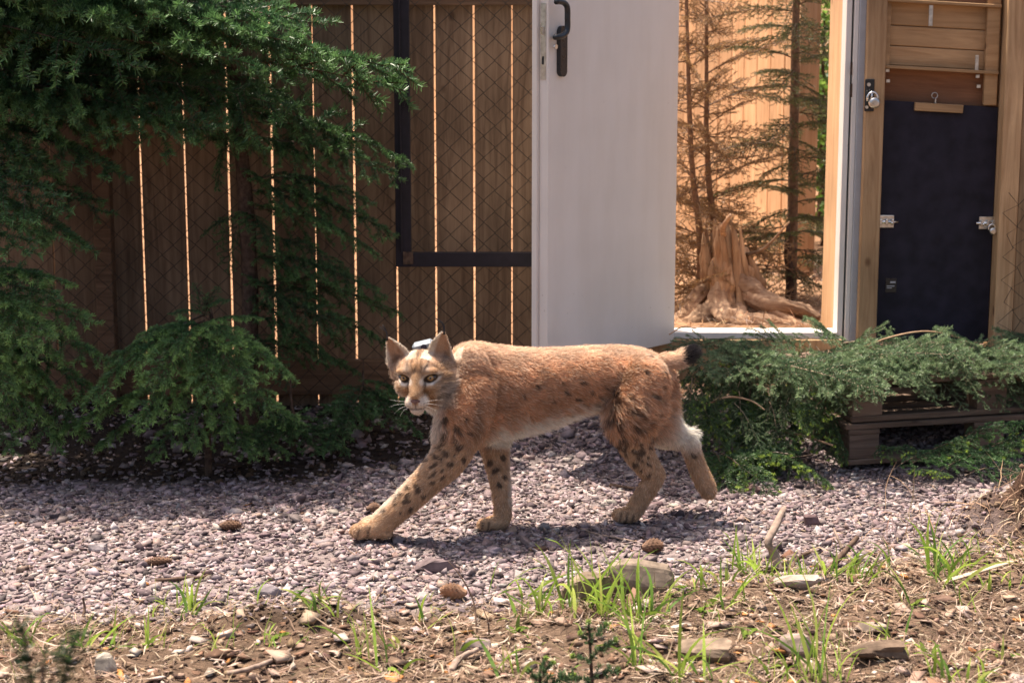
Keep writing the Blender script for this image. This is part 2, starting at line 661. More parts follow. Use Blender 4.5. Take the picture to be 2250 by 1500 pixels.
n = 22000          # dark clods, wood crumbs and small stones in the soil
x = rng.uniform(-2.3, 2.5, n)
y = rng.uniform(4.2, 7.5, n)
keep = (y < soil_line(x) + .05 + rng.normal(0, .06, n)) | (rng.random(n) < shade_strip(x, y)) | ((np.abs(x - 1.98) < .45) & (np.abs(y - 6.0) < .27))
x, y = x[keep], y[keep]
size = np.clip(np.exp(rng.normal(-5.05, .5, len(x))), .002, .02)
colr = pick([(.12, .075, .05), (.20, .13, .085), (.07, .045, .035), (.30, .21, .145), (.40, .33, .28)], len(x), [.3, .27, .18, .15, .10])
colr[shade_strip(x, y) > .4] *= .35  # crumbs there darkened for the same painted shade
colr[((x + .60) / .22) ** 2 + ((y - 5.0) / .12) ** 2 < 1] *= .4
V, F, C = stones(x, y, size, colr, .2, .6, sharp=False)
g2 = obj('soil_crumbs', np_mesh('soil_crumbs', V, F, C), M_earth)
tag(g2, 'dark brown soil crumbs and grit in front of the gravel', 'soil', kind='stuff')


def strips(x, y, length, width, cols, lift, pitch, curl, nseg=3, face_up=True, zbase=None):
    """thin tapering strips: rows of quads. returns V,F,C"""
    n = len(x)
    az = rng.random(n) * 2 * np.pi
    z = terrain(x, y) if zbase is None else zbase
    p = np.stack([x, y, z + lift], 1)
    out = []
    el = pitch.copy()
    wv = np.stack([-np.sin(az), np.cos(az), np.zeros(n)], 1)
    if not face_up:
        pass
    wv = wv + np.array([0, 0, 1.0]) * rng.normal(0, .35, (n, 1))
    prof = np.sin(np.linspace(.35, np.pi - .02, nseg + 1)) ** .8
    for i in range(nseg + 1):
        hw = (width * .5 * prof[i])[:, None] * wv
        out.append(p - hw)
        out.append(p + hw)
        d = np.stack([np.cos(az) * np.cos(el), np.sin(az) * np.cos(el), np.sin(el)], 1)
        p = p + d * (length / nseg)[:, None]
        el = el + curl
        az = az + rng.normal(0, .22, n)
    V = np.stack(out, 1)
    k = 2 * (nseg + 1)
    base = (np.arange(n) * k)[:, None]
    F = np.concatenate([base + np.array([[2 * i, 2 * i + 1, 2 * i + 3, 2 * i + 2]]) for i in range(nseg)], 1).reshape(-1, 4)
    return V.reshape(-1, 3), F, np.repeat(cols, k, axis=0)


n = 38000
x = rng.uniform(-2.3, 2.5, n)
y = rng.uniform(4.25, 6.5, n)
dens = vnoise(np.stack([x, y, 0 * x], 1), 3.1)
keep = (y < soil_line(x) + .02 + rng.normal(0, .09, n)) & (dens > .28 + .3 * rng.random(n) - .1)
keep &= ~((((x + .60) / .2) ** 2 + ((y - 5.0) / .11) ** 2 < 1) & (rng.random(n) < .85))
keep |= rng.random(n) < .02
x, y = x[keep], y[keep]
n = len(x)
V, F, C = strips(x, y, rng.uniform(.012, .075, n) * (1 + (rng.random(n) < .12)), rng.uniform(.0015, .0045, n),
                 pick([(.29, .205, .145), (.19, .125, .085), (.44, .345, .255), (.10, .065, .045), (.35, .26, .195)], n, [.28, .25, .12, .22, .13]),
                 rng.uniform(.002, .02, n), rng.normal(.05, .22, n), rng.normal(-.05, .2, n))
lit = obj('dry_litter', np_mesh('dry_litter', V, F, C), M_litter)
tag(lit, 'brown dry grass, needles and wood splinters over the foreground soil', 'litter', kind='stuff')

n = 5200           # flat bark and wood flakes
x = rng.uniform(-2.3, 2.5, n)
y = rng.uniform(4.25, 6.4, n)
keep = (y < soil_line(x) + rng.normal(0, .07, n)) | (rng.random(n) < .05)
x, y = x[keep], y[keep]
n = len(x)
V, F, C = stones(x, y, np.clip(np.exp(rng.normal(-4.6, .45, n)), .004, .03),
                 pick([(.32, .22, .16), (.40, .29, .23), (.18, .10, .065), (.48, .38, .32), (.42, .18, .06)], n, [.33, .22, .25, .13, .07]), .35, .14, .35, .3)
obj('wood_flakes', np_mesh('wood_flakes', V, F, C), M_litter)
tag(bpy.data.objects['wood_flakes'], 'pale flat bark and wood flakes scattered over the soil', 'wood chips', kind='stuff')

# ---------------------------------------------------------------- wooden plank fence
YF = 7.55
fence = empty('plank_fence', (-.9, YF, 0), 'tall brown vertical plank fence with light showing between its boards', 'fence')
gaps_px = [-330, -190, -86, 14, 113, 210, 311, 408, 503.5, 599.5, 692, 779, 871, 957, 1042, 1125, 1208, 1290, 1372]
gx = [P(g, 450, YF).x for g in gaps_px]
gw = [.004, .004, .005, .003, .005, .008, .010, .009, .011, .011, .006, .010, .008, .008, .0085, .006, .008, .007, .008]
for i in range(len(gx) - 1):
    x0, x1 = gx[i] + gw[i] / 2, gx[i + 1] - gw[i + 1] / 2
    zb = tz((x0 + x1) / 2, YF) - .02 + (.0 if i % 3 else .012)
    box('plank', (x0, YF, zb), (x1, YF + .024, 1.96 + .01 * math.sin(i * 2.1)), M_plank, fence, .002)
zt = P(900, 12, YF - .05).z
box('rail', (gx[0], YF - .046, zt), (.58, YF - .001, zt + .13), M_rail, fence, .003)
zl0, zl1 = P(800, 868, YF - .05).z, P(800, 792, YF - .05).z
box('rail', (gx[0], YF - .046, zl0), (.58, YF - .001, zl1), M_rail, fence, .003)
xp = P(231, 600, 7.46).x
for xx in (xp,):
    box('post', (xx - .036, YF - .117, tz(xx, 7.46) - .1), (xx + .036, YF - .047, zt - .35), M_rail, fence, .004)

# chain-link netting stretched in front of the boards
net = empty('chain_link_netting', (-.9, 7.40, 0), 'thin dark chain-link wire netting in front of the brown planks', 'netting')
VV, FF = [], []
off = 0
dw = .088
wx = .0455
xa, xb, za, zb = -2.3, P(1205, 400, 7.42).x, .06, 1.95
for i in range(int((xb - xa) / wx)):
    m = int((zb - za) / (dw / 2))
    pts = []
    for j in range(m + 1):
        s = 1 if j % 2 else -1
        s = s if i % 2 else -s
        pts.append((xa + wx * (i + .5) + s * wx * .53, 7.42 + .002 * s * (1 if i % 2 else -1), za + j * dw / 2 + .004 * math.sin(i + j * .2)))
    v, f = tube(pts, 0.0019, 4, False)
    VV.append(v)
    FF.append(f + off)
    off += len(v)
obj('wire_mesh', np_mesh('wire_mesh', np.vstack(VV), np.vstack(FF)), M_wire, net)
# dark steel frame that braces the netting
fr = empty('steel_frame', P(886, 585, 7.36), 'dark steel angle frame in front of the netting beside the white door', 'metal frame')
yf = 7.37
a0, a1 = P(869, 450, yf).x, P(903, 450, yf).x
h0, h1 = P(886, 585, yf).z, P(886, 554, yf).z
box('upright', (a0, yf - .02, h0), (a1, yf + .015, 1.95), M_steel_dark, fr, .002)
box('upright_lip', (a0 + .021, yf - .034, h1), (a0 + .027, yf - .0202, 1.95), M_steel_dark, fr, .001)
box('crossbar', (a1, yf - .019, h0), (P(1240, 560, yf).x, yf + .015, h1), M_steel_dark, fr, .002)
box('gusset', (a0 + .03, yf - .03, h0 + .012), (a1 + .008, yf - .021, h1 + .004), M_bark, fr, .001)

# ---------------------------------------------------------------- white steel door, standing open
AL = R(50)
HX, HY = .662, 7.50
Z0 = P(1455, 751, 7.5).z
door = empty('open_white_door', (HX, HY, Z0), 'white steel door leaf standing open beside the doorway', 'door')
Ld = .86
dv = Vector((-math.cos(AL), -math.sin(AL), 0))              # from hinge to free edge
nv = Vector((math.sin(AL), -math.cos(AL), 0))               # outward normal of the face we see
MD = Matrix(((dv.x, nv.x, 0, HX), (dv.y, nv.y, 0, HY), (0, 0, 1, Z0), (0, 0, 0, 1)))   # local: x along leaf, y out of face, z up


def dbox(name, lo, hi, mat, parent=door, bev=.002):
    lo, hi = Vector(lo), Vector(hi)
    me = box_mesh(name, *(hi - lo), bev)
    me.transform(Matrix.Translation((lo + hi) / 2))
    if MD.determinant() < 0:
        me.flip_normals()
    o = obj(name, me, mat, parent)
    o.matrix_basis = MD
    return o


HD = 1.55
leaf = dbox('leaf', (.0, -.022, 0), (Ld - .016, .02, HD), M_white)
dbox('rebate_flange', (.0, -.046, -.012), (Ld, -.0222, HD + .01), M_white)
dbox('lock_plate', (Ld - .0162, -.016, 1.105), (Ld - .0125, .010, 1.385), M_zinc, door, .001)
dbox('latch', (Ld - .013, -.009, 1.27), (Ld - .003, .003, 1.30), M_chrome, door, .001)
dbox('dead_bolt_slot', (Ld - .0126, -.008, 1.16), (Ld - .0118, .002, 1.19), M_black, door, 0)
# handle: long rounded plate and an upright lever
hx = Ld - .016 - .073
zlo, zhi = P(1222, 168, 6.95).z - Z0, P(1222, 57, 6.95).z - Z0
pl = []
for s in np.linspace(0, 1, 2):
    pl.append((0, 0, 0))
bm = bmesh.new()
ring = []
hw = .0245
for k in range(24):
    a = 2 * math.pi * k / 24
    ring.append(bm.verts.new((hx + hw * math.cos(a), .0205, (zhi - hw if math.sin(a) >= 0 else zlo + hw) + hw * math.sin(a))))
f = bm.faces.new(ring)
ex = bmesh.ops.extrude_face_region(bm, geom=[f])
for v in ex['geom']:
    if isinstance(v, bmesh.types.BMVert):
        v.co.y += .016
        v.co.x = hx + (v.co.x - hx) * .86
bmesh.ops.recalc_face_normals(bm, faces=bm.faces[:])
me = bpy.data.meshes.new('handle_plate')
bm.to_mesh(me)
bm.free()
o = obj('handle_plate', me, M_black, door)
o.matrix_basis = MD
o2 = o
def LP(px, py, out):
    """door-local point at the pixel on a plane 'out' metres off the leaf's face"""
    d = FWD + RIGHT * ((px - 1125) / FPX) + UP * ((750 - py) / FPX)
    p0 = Vector((HX, HY, Z0)) + nv * out
    t = (p0 - C0).dot(nv) / d.dot(nv)
    return MD.inverted() @ (C0 + d * t)
hp = [LP(1221, 82, .03), LP(1221, 82, .062), LP(1229, 81, .07), LP(1238, 78, .07), LP(1245, 70, .07), LP(1247, 58, .07), LP(1247, 40, .07),
      LP(1247, 24, .07), LP(1245, 13, .07), LP(1238, 6, .07), LP(1230, 4, .07), LP(1222, 4, .07)]
v, f = tube(spline([tuple(q) for q in hp], 44), .0112, 12)
o = obj('lever', poly_mesh('lever', v, f), M_black, door)
o.matrix_basis = MD
kc = LP(1221, 103, .0375)
v, f = tube([(kc.x, .034, kc.z), (kc.x, .041, kc.z)], .009, 14)
o = obj('key_cylinder', poly_mesh('key_cylinder', v, f, False), M_zinc, door)
o.matrix_basis = MD
v, f = tube([(kc.x, .0405, kc.z - .004), (kc.x, .0405, kc.z + .004)], .0014, 6)
for zz in (.3, .8, 1.3):
    v, f = tube([(-.012, -.03, zz - .05), (-.012, -.03, zz + .05)], .011, 12)
    o = obj('hinge', poly_mesh('hinge', v, f, False), M_zinc, door)
    o.matrix_basis = MD

# ---------------------------------------------------------------- door frame and hatch wall on the right
XJ = P(1850, 400, 7.52).x
fz = P(1700, 737, 7.5).z
df = empty('doorway', (XJ, 7.5, fz), 'white and grey steel doorway surround with a low sill over a timber beam', 'doorway')
zt2 = 1.99
e = [P(q, 400, 7.5).x for q in (1849, 1861, 1865, 1875, 1891)]
box('frame_jamb', (e[0], 7.50, fz - .02), (e[1], 7.60, zt2), M_white, df, .002)
box('gasket', (e[1], 7.515, fz - .02), (e[2], 7.59, zt2), M_gasket, df, .001)
box('frame_stop', (e[2], 7.485, fz - .03), (e[3], 7.595, zt2), M_white, df, .002)
box('frame_outer', (e[3], 7.475, fz - .05), (e[4], 7.59, zt2), M_grey, df, .002)
for (ya, yb) in ((137, 165), (184, 214)):
    q0, q1 = P(1870, yb, 7.485), P(1870, ya, 7.485)
    box('strike_plate', (q0.x - .004, 7.4835, q0.z), (q0.x + .004, 7.4848, q1.z), M_bark, df, 0)
box('frame_jamb', (HX - .075, 7.50, fz - .02), (HX - .014, 7.60, zt2), M_white, df, .002)
q = P(1470, 729, 7.5).z
box('sill', (HX - .075, 7.49, fz - .012), (e[0] - .001, 7.60, q), M_white, df, .002)
box('sill_beam', (HX - .10, 7.478, fz - .20), (e[0] + .02, 7.60, fz - .013), M_post, df, .004)

hw_ = empty('hatch_wall', (1.6, 7.5, 0), 'pale timber wall section framing a black sheet hatch', 'wall')
# reveal post: its sunlit side faces the opening
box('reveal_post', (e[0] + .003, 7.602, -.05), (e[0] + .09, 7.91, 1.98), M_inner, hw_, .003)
p0, p1 = P(1892, 400, 7.47).x, P(1934, 400, 7.47).x
box('post', (p0, 7.44, .02), (p1, 7.56, 1.98), M_post, hw_, .004)
r0, r1 = P(2196, 400, 7.42).x, P(2290, 400, 7.42).x
box('post', (r0, 7.40, .02), (r0 + .075, 7.56, 1.98), M_post, hw_, .004)
box('post', (r0 + .077, 7.415, .02), (r1 + .3, 7.56, 1.98), M_post, hw_, .004)
TI = Matrix.Rotation(R(3.2), 4, 'Y')
xm = (p1 + r0) / 2
wd = r0 - p1
for (pa, pb, yy, mt, nm) in ((-60, 4, 7.50, M_redboard, 'board'), (9, 61, 7.505, M_board, 'board'), (62.5, 106, 7.506, M_board, 'board'),
                             (107.5, 149, 7.505, M_board, 'board'), (150, 240, 7.525, M_redboard, 'board')):
    za_, zb_ = P(2065, pb, yy).z, P(2065, pa, yy).z
    box(nm, (p1 - .01, yy, za_), (r0 + .01, yy + .02, zb_), mt, hw_, .003, TI)
box('gap_light_block', (p1 - .01, 7.548, .7), (r0 + .02, 7.556, 1.95), M_redboard, hw_, 0)  # added sheet that stops light showing through the board gaps
for pyy in (7, 153):
    z_ = P(2060, pyy, 7.48).z
    box('ledge', (p1 + .002, 7.455, z_ - .007), (r0 - .012, 7.51, z_ + .006), M_board, hw_, .002, TI)
c0, c1 = P(2158, 100, 7.48).x, P(2196, 100, 7.48).x
box('trim', (c0 + .015, 7.472, P(2170, 232, 7.47).z), (c1 - .002, 7.50, 1.96), M_board, hw_, .003)
box('trim', (p1 + .002, 7.472, P(1940, 150, 7.47).z), (p1 + .022, 7.50, 1.96), M_board, hw_, .003)
for (qx, qy, dx_, dy_) in ((2045, 35, .016, .042), (2146, 140, .014, .034)):
    q = P(qx, qy, 7.468)
    box('steel_plate', (q.x - dx_ / 2, 7.463, q.z - dy_), (q.x + dx_ / 2, 7.4705, q.z + dy_), M_zinc, hw_, .001)
for (qx, qy) in ((1950, 130), (1950, 155), (2150, 190), (1951, 178), (2148, 168)):
    q = P(qx, qy, 7.50)
    box('screw_plate', (q.x - .008, 7.496, q.z - .007), (q.x + .008, 7.503, q.z + .007), M_zinc, hw_, .001)

hatch = empty('black_hatch', P(2065, 735, 7.49), 'black sheet hatch with bolts and a wooden grip batten in the timber wall', 'hatch')
z1_, z0_ = P(2065, 231, 7.49).z, P(2065, 750, 7.49).z
hp_ = box('panel', (p1 + .002, 7.482, z0_), (r0 - .002, 7.500, z1_ + .02), M_hatch, hatch, .002)
me = hp_.data
for v in me.vertices:                                    # its top edge slopes a little, as the boards above do
    if v.co.z > 0:
        v.co.z -= (v.co.x + wd / 2) * .062
q0, q1 = P(2009, 246, 7.47), P(2116, 228, 7.47)
box('grip_batten', (q0.x, 7.46, q0.z), (q1.x, 7.4815, q1.z), M_board, hatch, .002, TI)
q = P(2058, 211, 7.47)
v, f = tube([(q.x + .012 * math.cos(a), 7.505, q.z + .012 * math.sin(a)) for a in np.linspace(0, 2 * np.pi, 18)], .0022, 6, False)
obj('pull_ring', np_mesh('pull_ring', v, f, None, True), M_zinc, hatch)
box('ring_eye', (q.x - .003, 7.485, q.z - .035), (q.x + .003, 7.508, q.z - .011), M_zinc, hatch, .001)


def bolt(px, py, flip, parent):
    q = P(px, py, 7.475)
    s = -1 if flip else 1
    b = box('barrel_bolt', (q.x - .033, 7.474, q.z - .026), (q.x + .033, 7.4815, q.z + .026), M_zinc, parent, .002)
    for dx in (-.024, .0, .024):
        box('bolt_keeper', (q.x + dx - .006, 7.458, q.z - .011), (q.x + dx + .006, 7.4742, q.z + .011), M_zinc, b_parent(b), .002)
    v, f = tube([(q.x - .05 * s, 7.466, q.z), (q.x + .048 * s, 7.466, q.z)], .0062, 10)
    obj('bolt_rod', poly_mesh('bolt_rod', v, f), M_chrome, b_parent(b))
    v, f = tube([(q.x + .02 * s, 7.466, q.z), (q.x + .02 * s, 7.447, q.z - .004)], .0045, 8)
    obj('bolt_knob', poly_mesh('bolt_knob', v, f), M_chrome, b_parent(b))


def b_parent(b):
    return hatch


bolt(1947, 487, False, hatch)
bolt(2169, 490, True, hatch)
q = P(1958, 622, 7.48)
lab = box('sticker', (q.x - .022, 7.4798, q.z - .038), (q.x + .022, 7.4815, q.z + .02), M_black, hatch, 0)
for k, (u0, u1, zz, hh) in enumerate(((-.004, .018, .004, .007), (-.018, .014, -.012, .004), (-.018, .004, -.020, .003))):
    box('sticker_print', (q.x + u0, 7.4786, q.z + zz - hh / 2), (q.x + u1, 7.4796, q.z + zz + hh / 2), M_grey, hatch, 0)


def padlock(c, s, label):
    e_ = empty('padlock', c, label, 'padlock', None)
    bm = bmesh.new()
    bmesh.ops.create_uvsphere(bm, u_segments=24, v_segments=12, radius=1)
    for v in bm.verts:
        v.co = Vector((v.co.x * .019 * s, max(-.7, min(.7, v.co.y)) * .014 * s, v.co.z * .018 * s)) + c
    me = bpy.data.meshes.new('lock_body')
    bm.to_mesh(me)
    bm.free()
    me.polygons.foreach_set('use_smooth', np.ones(len(me.polygons), bool))
    obj('lock_body', me, M_zinc, e_)
    pts = [(c.x - .013 * s + .004 * math.sin(a * 2), c.y + .002, c.z + .012 * s + 0) for a in (0,)]
    pts = [c + Vector((s * .017 * math.cos(a) - .006 * s, .0, .012 * s + s * .022 * math.sin(a))) for a in np.linspace(-.3, math.pi + .3, 16)]
    v, f = tube([tuple(p_) for p_ in pts], .0034 * s, 8)
    obj('shackle', poly_mesh('shackle', v, f), M_chrome, e_)
    return e_


la = empty('door_latch_plate', P(1911, 245, 7.43), 'black latch plate screwed to the pale timber post', 'latch')
q0, q1 = P(1899, 245, 7.435), P(1922, 174, 7.435)
box('plate', (q0.x, 7.432, q0.z), (q1.x, 7.4395, q1.z), M_black, la, .002)
q = P(1909, 186, 7.43)
v, f = tube([(q.x, 7.4315, q.z), (q.x, 7.426, q.z)], .0075, 12)
obj('screw_head', poly_mesh('screw_head', v, f, False), M_zinc, la)
q = P(1905, 236, 7.42)
v, f = tube([(q.x, 7.4315, q.z), (q.x, 7.420, q.z)], .006, 12)
obj('screw_head', poly_mesh('screw_head', v, f, False), M_zinc, la)
q = P(1912, 212, 7.42)
v, f = tube([(q.x + .004, 7.431, q.z + .018), (q.x + .004, 7.405, q.z + .016), (q.x + .004, 7.405, q.z - .016), (q.x + .004, 7.431, q.z - .018)], .004, 8)
obj('staple', poly_mesh('staple', v, f), M_chrome, la)
padlock(P(1921, 226, 7.405), 1.25, 'round polished padlock on the black latch plate')
padlock(P(2182, 508, 7.43), .85, 'small polished padlock hanging from the bolt of the black hatch')

# chain link in front of the right hand post
net2 = empty('chain_link_netting', P(2250, 700, 7.36), 'chain-link netting edge in front of the pale timber post', 'netting')
VV, FF, off = [], [], 0
for i in range(5):
    pts = []
    for j in range(22):
        s = 1 if j % 2 else -1
        pts.append((P(2222, 400, 7.36).x + wx * (i + .2) + (s if i % 2 else -s) * wx * .53 + .012 * math.sin(j * 1.9), 7.37, .1 + j * dw / 2 + .008 * math.sin(j * 2.7 + i)))
    v, f = tube(pts, .0014, 4, False)
    VV.append(v)
    FF.append(f + off)
    off += len(v)
obj('wire_mesh', np_mesh('wire_mesh', np.vstack(VV), np.vstack(FF)), M_wire, net2)

# ---------------------------------------------------------------- the enclosure behind: sunlit fence running away
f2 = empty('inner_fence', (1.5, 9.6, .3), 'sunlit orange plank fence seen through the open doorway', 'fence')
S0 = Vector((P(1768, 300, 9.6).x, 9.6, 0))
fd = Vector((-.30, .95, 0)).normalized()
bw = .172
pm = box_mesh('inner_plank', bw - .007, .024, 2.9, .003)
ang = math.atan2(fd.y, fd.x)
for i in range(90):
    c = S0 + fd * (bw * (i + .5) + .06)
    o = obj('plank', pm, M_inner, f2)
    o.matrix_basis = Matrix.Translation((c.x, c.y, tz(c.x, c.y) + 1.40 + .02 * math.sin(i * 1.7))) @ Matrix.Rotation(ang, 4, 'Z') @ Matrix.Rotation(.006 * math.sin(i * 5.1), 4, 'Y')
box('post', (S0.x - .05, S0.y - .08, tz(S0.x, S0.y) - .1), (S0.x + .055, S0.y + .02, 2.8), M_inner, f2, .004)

# ---------------------------------------------------------------- spruce boughs
GREEN_OLD, GREEN_NEW = np.array([.035, .085, .035]), np.array([.12, .23, .075])
PALE = np.array([.13, .19, .13])


def bough_mesh(name, seed, L=1.0, arch=.12, ns=15, spread=.40, dens=520, bare=.12, old=GREEN_OLD, new=GREEN_NEW, nlen=.0135,
               nwid=.0024, hang=.10, buds=0, subsp=.048, stemc=(.13, .085, .055), thin=1.0, subs=True):
    """one spruce bough from (0,0,0) to (L,0,0): stem, side shoots, sub-shoots, a needle per triangle"""
    r = np.random.default_rng(seed)
    segs = []       # a, b, tip0, tip1, radius, needled

    def poly(p0, d, ln, droop, n, rad, needled, tipstart):
        p = np.array(p0, float)
        d = np.array(d, float)
        pts = [p.copy()]
        for i in range(n):
            p = p + d / np.linalg.norm(d) * ln / n
            d = d + np.array([0, 0, -droop]) + r.normal(0, .07, 3)
            pts.append(p.copy())
        for i in range(n):
            t0, t1 = i / n, (i + 1) / n
            segs.append((pts[i], pts[i + 1], tipstart + (1 - tipstart) * t0, tipstart + (1 - tipstart) * t1, rad * (1 - .8 * t0), needled))
        return np.array(pts)

    m = 14
    xs_ = np.linspace(0, 1, m + 1)
    main = np.stack([xs_ * L, .05 * L * np.sin(xs_ * np.pi * 1.3 + r.random() * 3) * xs_ * (1 - xs_) * 4 * .5, arch * L * 4 * xs_ * (1 - xs_) * (1 - .25 * xs_)], 1)
    for i in range(m):
        segs.append((main[i], main[i + 1], .2 + .6 * xs_[i], .2 + .6 * xs_[i + 1], .0075 * (1 - .85 * xs_[i]) * L ** .5, xs_[i] > .35))
    for k in range(ns * 2):
        t = bare + (1 - bare - .02) * (k + r.uniform(-.3, .3)) / (ns * 2 - 1)
        t = min(max(t, .02), .985)
        i = min(int(t * m), m - 1)
        f = t * m - i
        p = main[i] * (1 - f) + main[i + 1] * f
        tg = main[i + 1] - main[i]
        tg /= np.linalg.norm(tg)
        s = 1 if k % 2 else -1
        ln = L * spread * ((1 - t) ** .75) * min(1, .35 + 2.6 * t) * r.uniform(.65, 1.1) + .045 * L
        a = R(r.uniform(42, 62))
        d = tg * math.cos(a) + np.array([0, s, 0]) * math.sin(a) + np.array([0, 0, r.uniform(-.12, .16)])
        pts = poly(p, d, ln, hang, 5, .0035 * L ** .5, True, .35)
        if not subs:
            continue
        nsub = int(ln / subsp * thin)
        for q in range(nsub):
            u = .16 + .78 * (q + r.uniform(-.2, .2)) / max(1, nsub - 1) if nsub > 1 else .5
            u = min(max(u, .08), .95)
            j = min(int(u * 5), 4)
            g = u * 5 - j
            pp = pts[j] * (1 - g) + pts[j + 1] * g
            tg2 = pts[j + 1] - pts[j]
            tg2 /= np.linalg.norm(tg2)
            ss = 1 if q % 2 else -1
            lat = np.cross(np.array([0, 0, 1.]), tg2)
            a = R(r.uniform(38, 60))
            l2 = ln * .45 * (1 - u) * r.uniform(.6, 1.15) + .03
            poly(pp, tg2 * math.cos(a) + lat * ss * math.sin(a) + np.array([0, 0, r.uniform(-.2, .1)]), l2, hang * 1.3, 3, .0016, True, .55)
    A = np.array([s[0] for s in segs])
    B = np.array([s[1] for s in segs])
    T0 = np.array([s[2] for s in segs])
    T1 = np.array([s[3] for s in segs])
    RR = np.array([s[4] for s in segs])
    nd = np.array([s[5] for s in segs])
    ln = np.linalg.norm(B - A, axis=1)
    cnt = np.where(nd, np.maximum(1, (ln * dens).astype(int)), 0)
    idx = np.repeat(np.arange(len(segs)), cnt)
    u = r.random(len(idx))
    O = A[idx] + (B - A)[idx] * u[:, None]
    D = (B - A)[idx] / ln[idx][:, None]
    ref = np.tile(np.array([0, 0, 1.]), (len(idx), 1))
    S = np.cross(D, ref)
    S /= np.linalg.norm(S, axis=1)[:, None] + 1e-9
    U = np.cross(S, D)
    ph = r.normal(0, 1.0, len(idx)) + np.where(r.random(len(idx)) < .5, 0, np.pi)     # mostly to the two sides
    ph = np.where(r.random(len(idx)) < .35, r.uniform(.2, np.pi - .2, len(idx)), ph)  # and over the top
    rad = S * np.cos(ph)[:, None] + U * np.sin(ph)[:, None]
    tip = T0[idx] + (T1 - T0)[idx] * u
    fw = r.uniform(.45, .95, len(idx))[:, None]
    nd_ = D * fw + rad
    nd_ /= np.linalg.norm(nd_, axis=1)[:, None]
    nl = nlen * r.uniform(.7, 1.2, len(idx))[:, None]
    W = np.cross(nd_, r.normal(0, 1, (len(idx), 3)))
    W /= np.linalg.norm(W, axis=1)[:, None] + 1e-9
    V = np.stack([O - W * nwid / 2, O + W * nwid / 2, O + nd_ * nl + W * nwid * .22, O + nd_ * nl - W * nwid * .22], 1).reshape(-1, 3)
    Fn = np.arange(len(idx) * 4).reshape(-1, 4)
    sh = (r.random(len(segs)) * .5 + .75)[idx]
    k = np.clip((tip - .45) / .55, 0, 1) ** 1.6
    C = (old[None] * (1 - k[:, None]) + new[None] * k[:, None]) * (sh * r.uniform(.75, 1.25, len(idx)))[:, None]
    C = np.repeat(C, 4, axis=0)
    # stems
    sv, sf, sc_ = [], [], []
    base = len(V)
    for a, b, r0 in zip(A, B, RR):
        d = (b - a)
        d = d / (np.linalg.norm(d) + 1e-9)
        e1 = np.cross(d, [0.3, .2, 1.])
        e1 /= np.linalg.norm(e1)
        e2 = np.cross(d, e1)
        for (q, rr) in ((a, r0), (b, r0 * .85)):
            for c in range(3):
                th = c * 2.0944
                sv.append(q + rr * (math.cos(th) * e1 + math.sin(th) * e2))
        for c in range(3):
            e_ = (c + 1) % 3
            sf.append((base + c, base + e_, base + 3 + e_, base + 3 + c))
        base += 6
    sv = np.array(sv)
    scol = np.tile(np.array(stemc), (len(sv), 1)) * r.uniform(.7, 1.3, (len(sv), 1))
    V = np.vstack([V, sv])
    Fa = np.vstack([Fn, np.array(sf)])
    C = np.vstack([C, scol])
    if buds:      # tufts of lime green new growth at some shoot ends
        ends = B[(T1 > .97)]
        ends = ends[r.permutation(len(ends))[:buds]]
        bv, bf = [], []
        n0 = len(V)
        for e_ in ends:
            ax = np.array([r.normal(0, .5), r.normal(0, .5), r.normal(0, .4) - .3])
            ax /= np.linalg.norm(ax)
            ll = r.uniform(.012, .045)
            for q in range(46):
                o_ = e_ + ax * ll * r.random()
                dd = r.normal(0, 1, 3) + ax * .8
                dd /= np.linalg.norm(dd)
                ww = np.cross(dd, r.normal(0, 1, 3))
                ww /= np.linalg.norm(ww)
                bv += [o_ - ww * .0012, o_ + ww * .0012, o_ + dd * .016 + ww * .0009, o_ + dd * .016 - ww * .0009]
                bf.append((n0, n0 + 1, n0 + 2, n0 + 3))
                n0 += 4
        if bv:
            V = np.vstack([V, np.array(bv)])
            Fa = np.vstack([Fa, np.array(bf)])
            C = np.vstack([C, np.tile(np.array([.36, .48, .08]), (len(bv), 1)) * r.uniform(.7, 1.2, (len(bv), 1))])
    me = np_mesh(name, V, Fa, C)
    me.materials.append(M_needle)
    me['L'] = L
    return me


BIG = [bough_mesh('spruce_bough_big', 10 + i, 1.5, .07, 11, .34, 1000, .2, hang=.05, nlen=.021, nwid=.0034, subsp=.105) for i in range(3)]
MED = [bough_mesh('spruce_bough_medium', 20 + i, .8, .10, 9, .46, 1000, .10, hang=.13, nlen=.018, nwid=.0030, subsp=.075) for i in range(4)]
DRP = [bough_mesh('drooping_bough', 80 + i, .6, .07, 8, .44, 1000, .12, hang=.15, nlen=.019, nwid=.0032, subsp=.075, old=np.array([.07, .15, .055]), new=np.array([.27, .44, .13])) for i in range(4)]  # greens raised so the shaded young spruces look lit
SML = [bough_mesh('spruce_bough_small', 30 + i, .42, .10, 7, .46, 1000, .06, hang=.10, nlen=.0145, nwid=.0026, subsp=.05) for i in range(3)]
CUT = [bough_mesh('cut_bough', 40 + i, .75, .09, 8, .42, 1000, .12, hang=.035, nlen=.018, nwid=.0030, subsp=.085, old=np.array([.07, .12, .06]), new=np.array([.25, .34, .17]), stemc=(.36, .26, .17)) for i in range(4)]
CUTB = [bough_mesh('budding_bough', 50 + i, .6, .10, 8, .46, 1000, .10, hang=.16, nlen=.017, nwid=.0030, subsp=.065, old=np.array([.04, .085, .035]), new=np.array([.12, .20, .07]), buds=22) for i in range(3)]
BROWN_OLD, BROWN_NEW = np.array([.27, .15, .06]), np.array([.36, .22, .09])
DRY = [bough_mesh('dry_bough', 60 + i, .5, .05, 8, .42, 460, .1, old=BROWN_OLD, new=BROWN_NEW, nlen=.011, hang=.02, stemc=(.30, .19, .12), thin=.9) for i in range(3)]
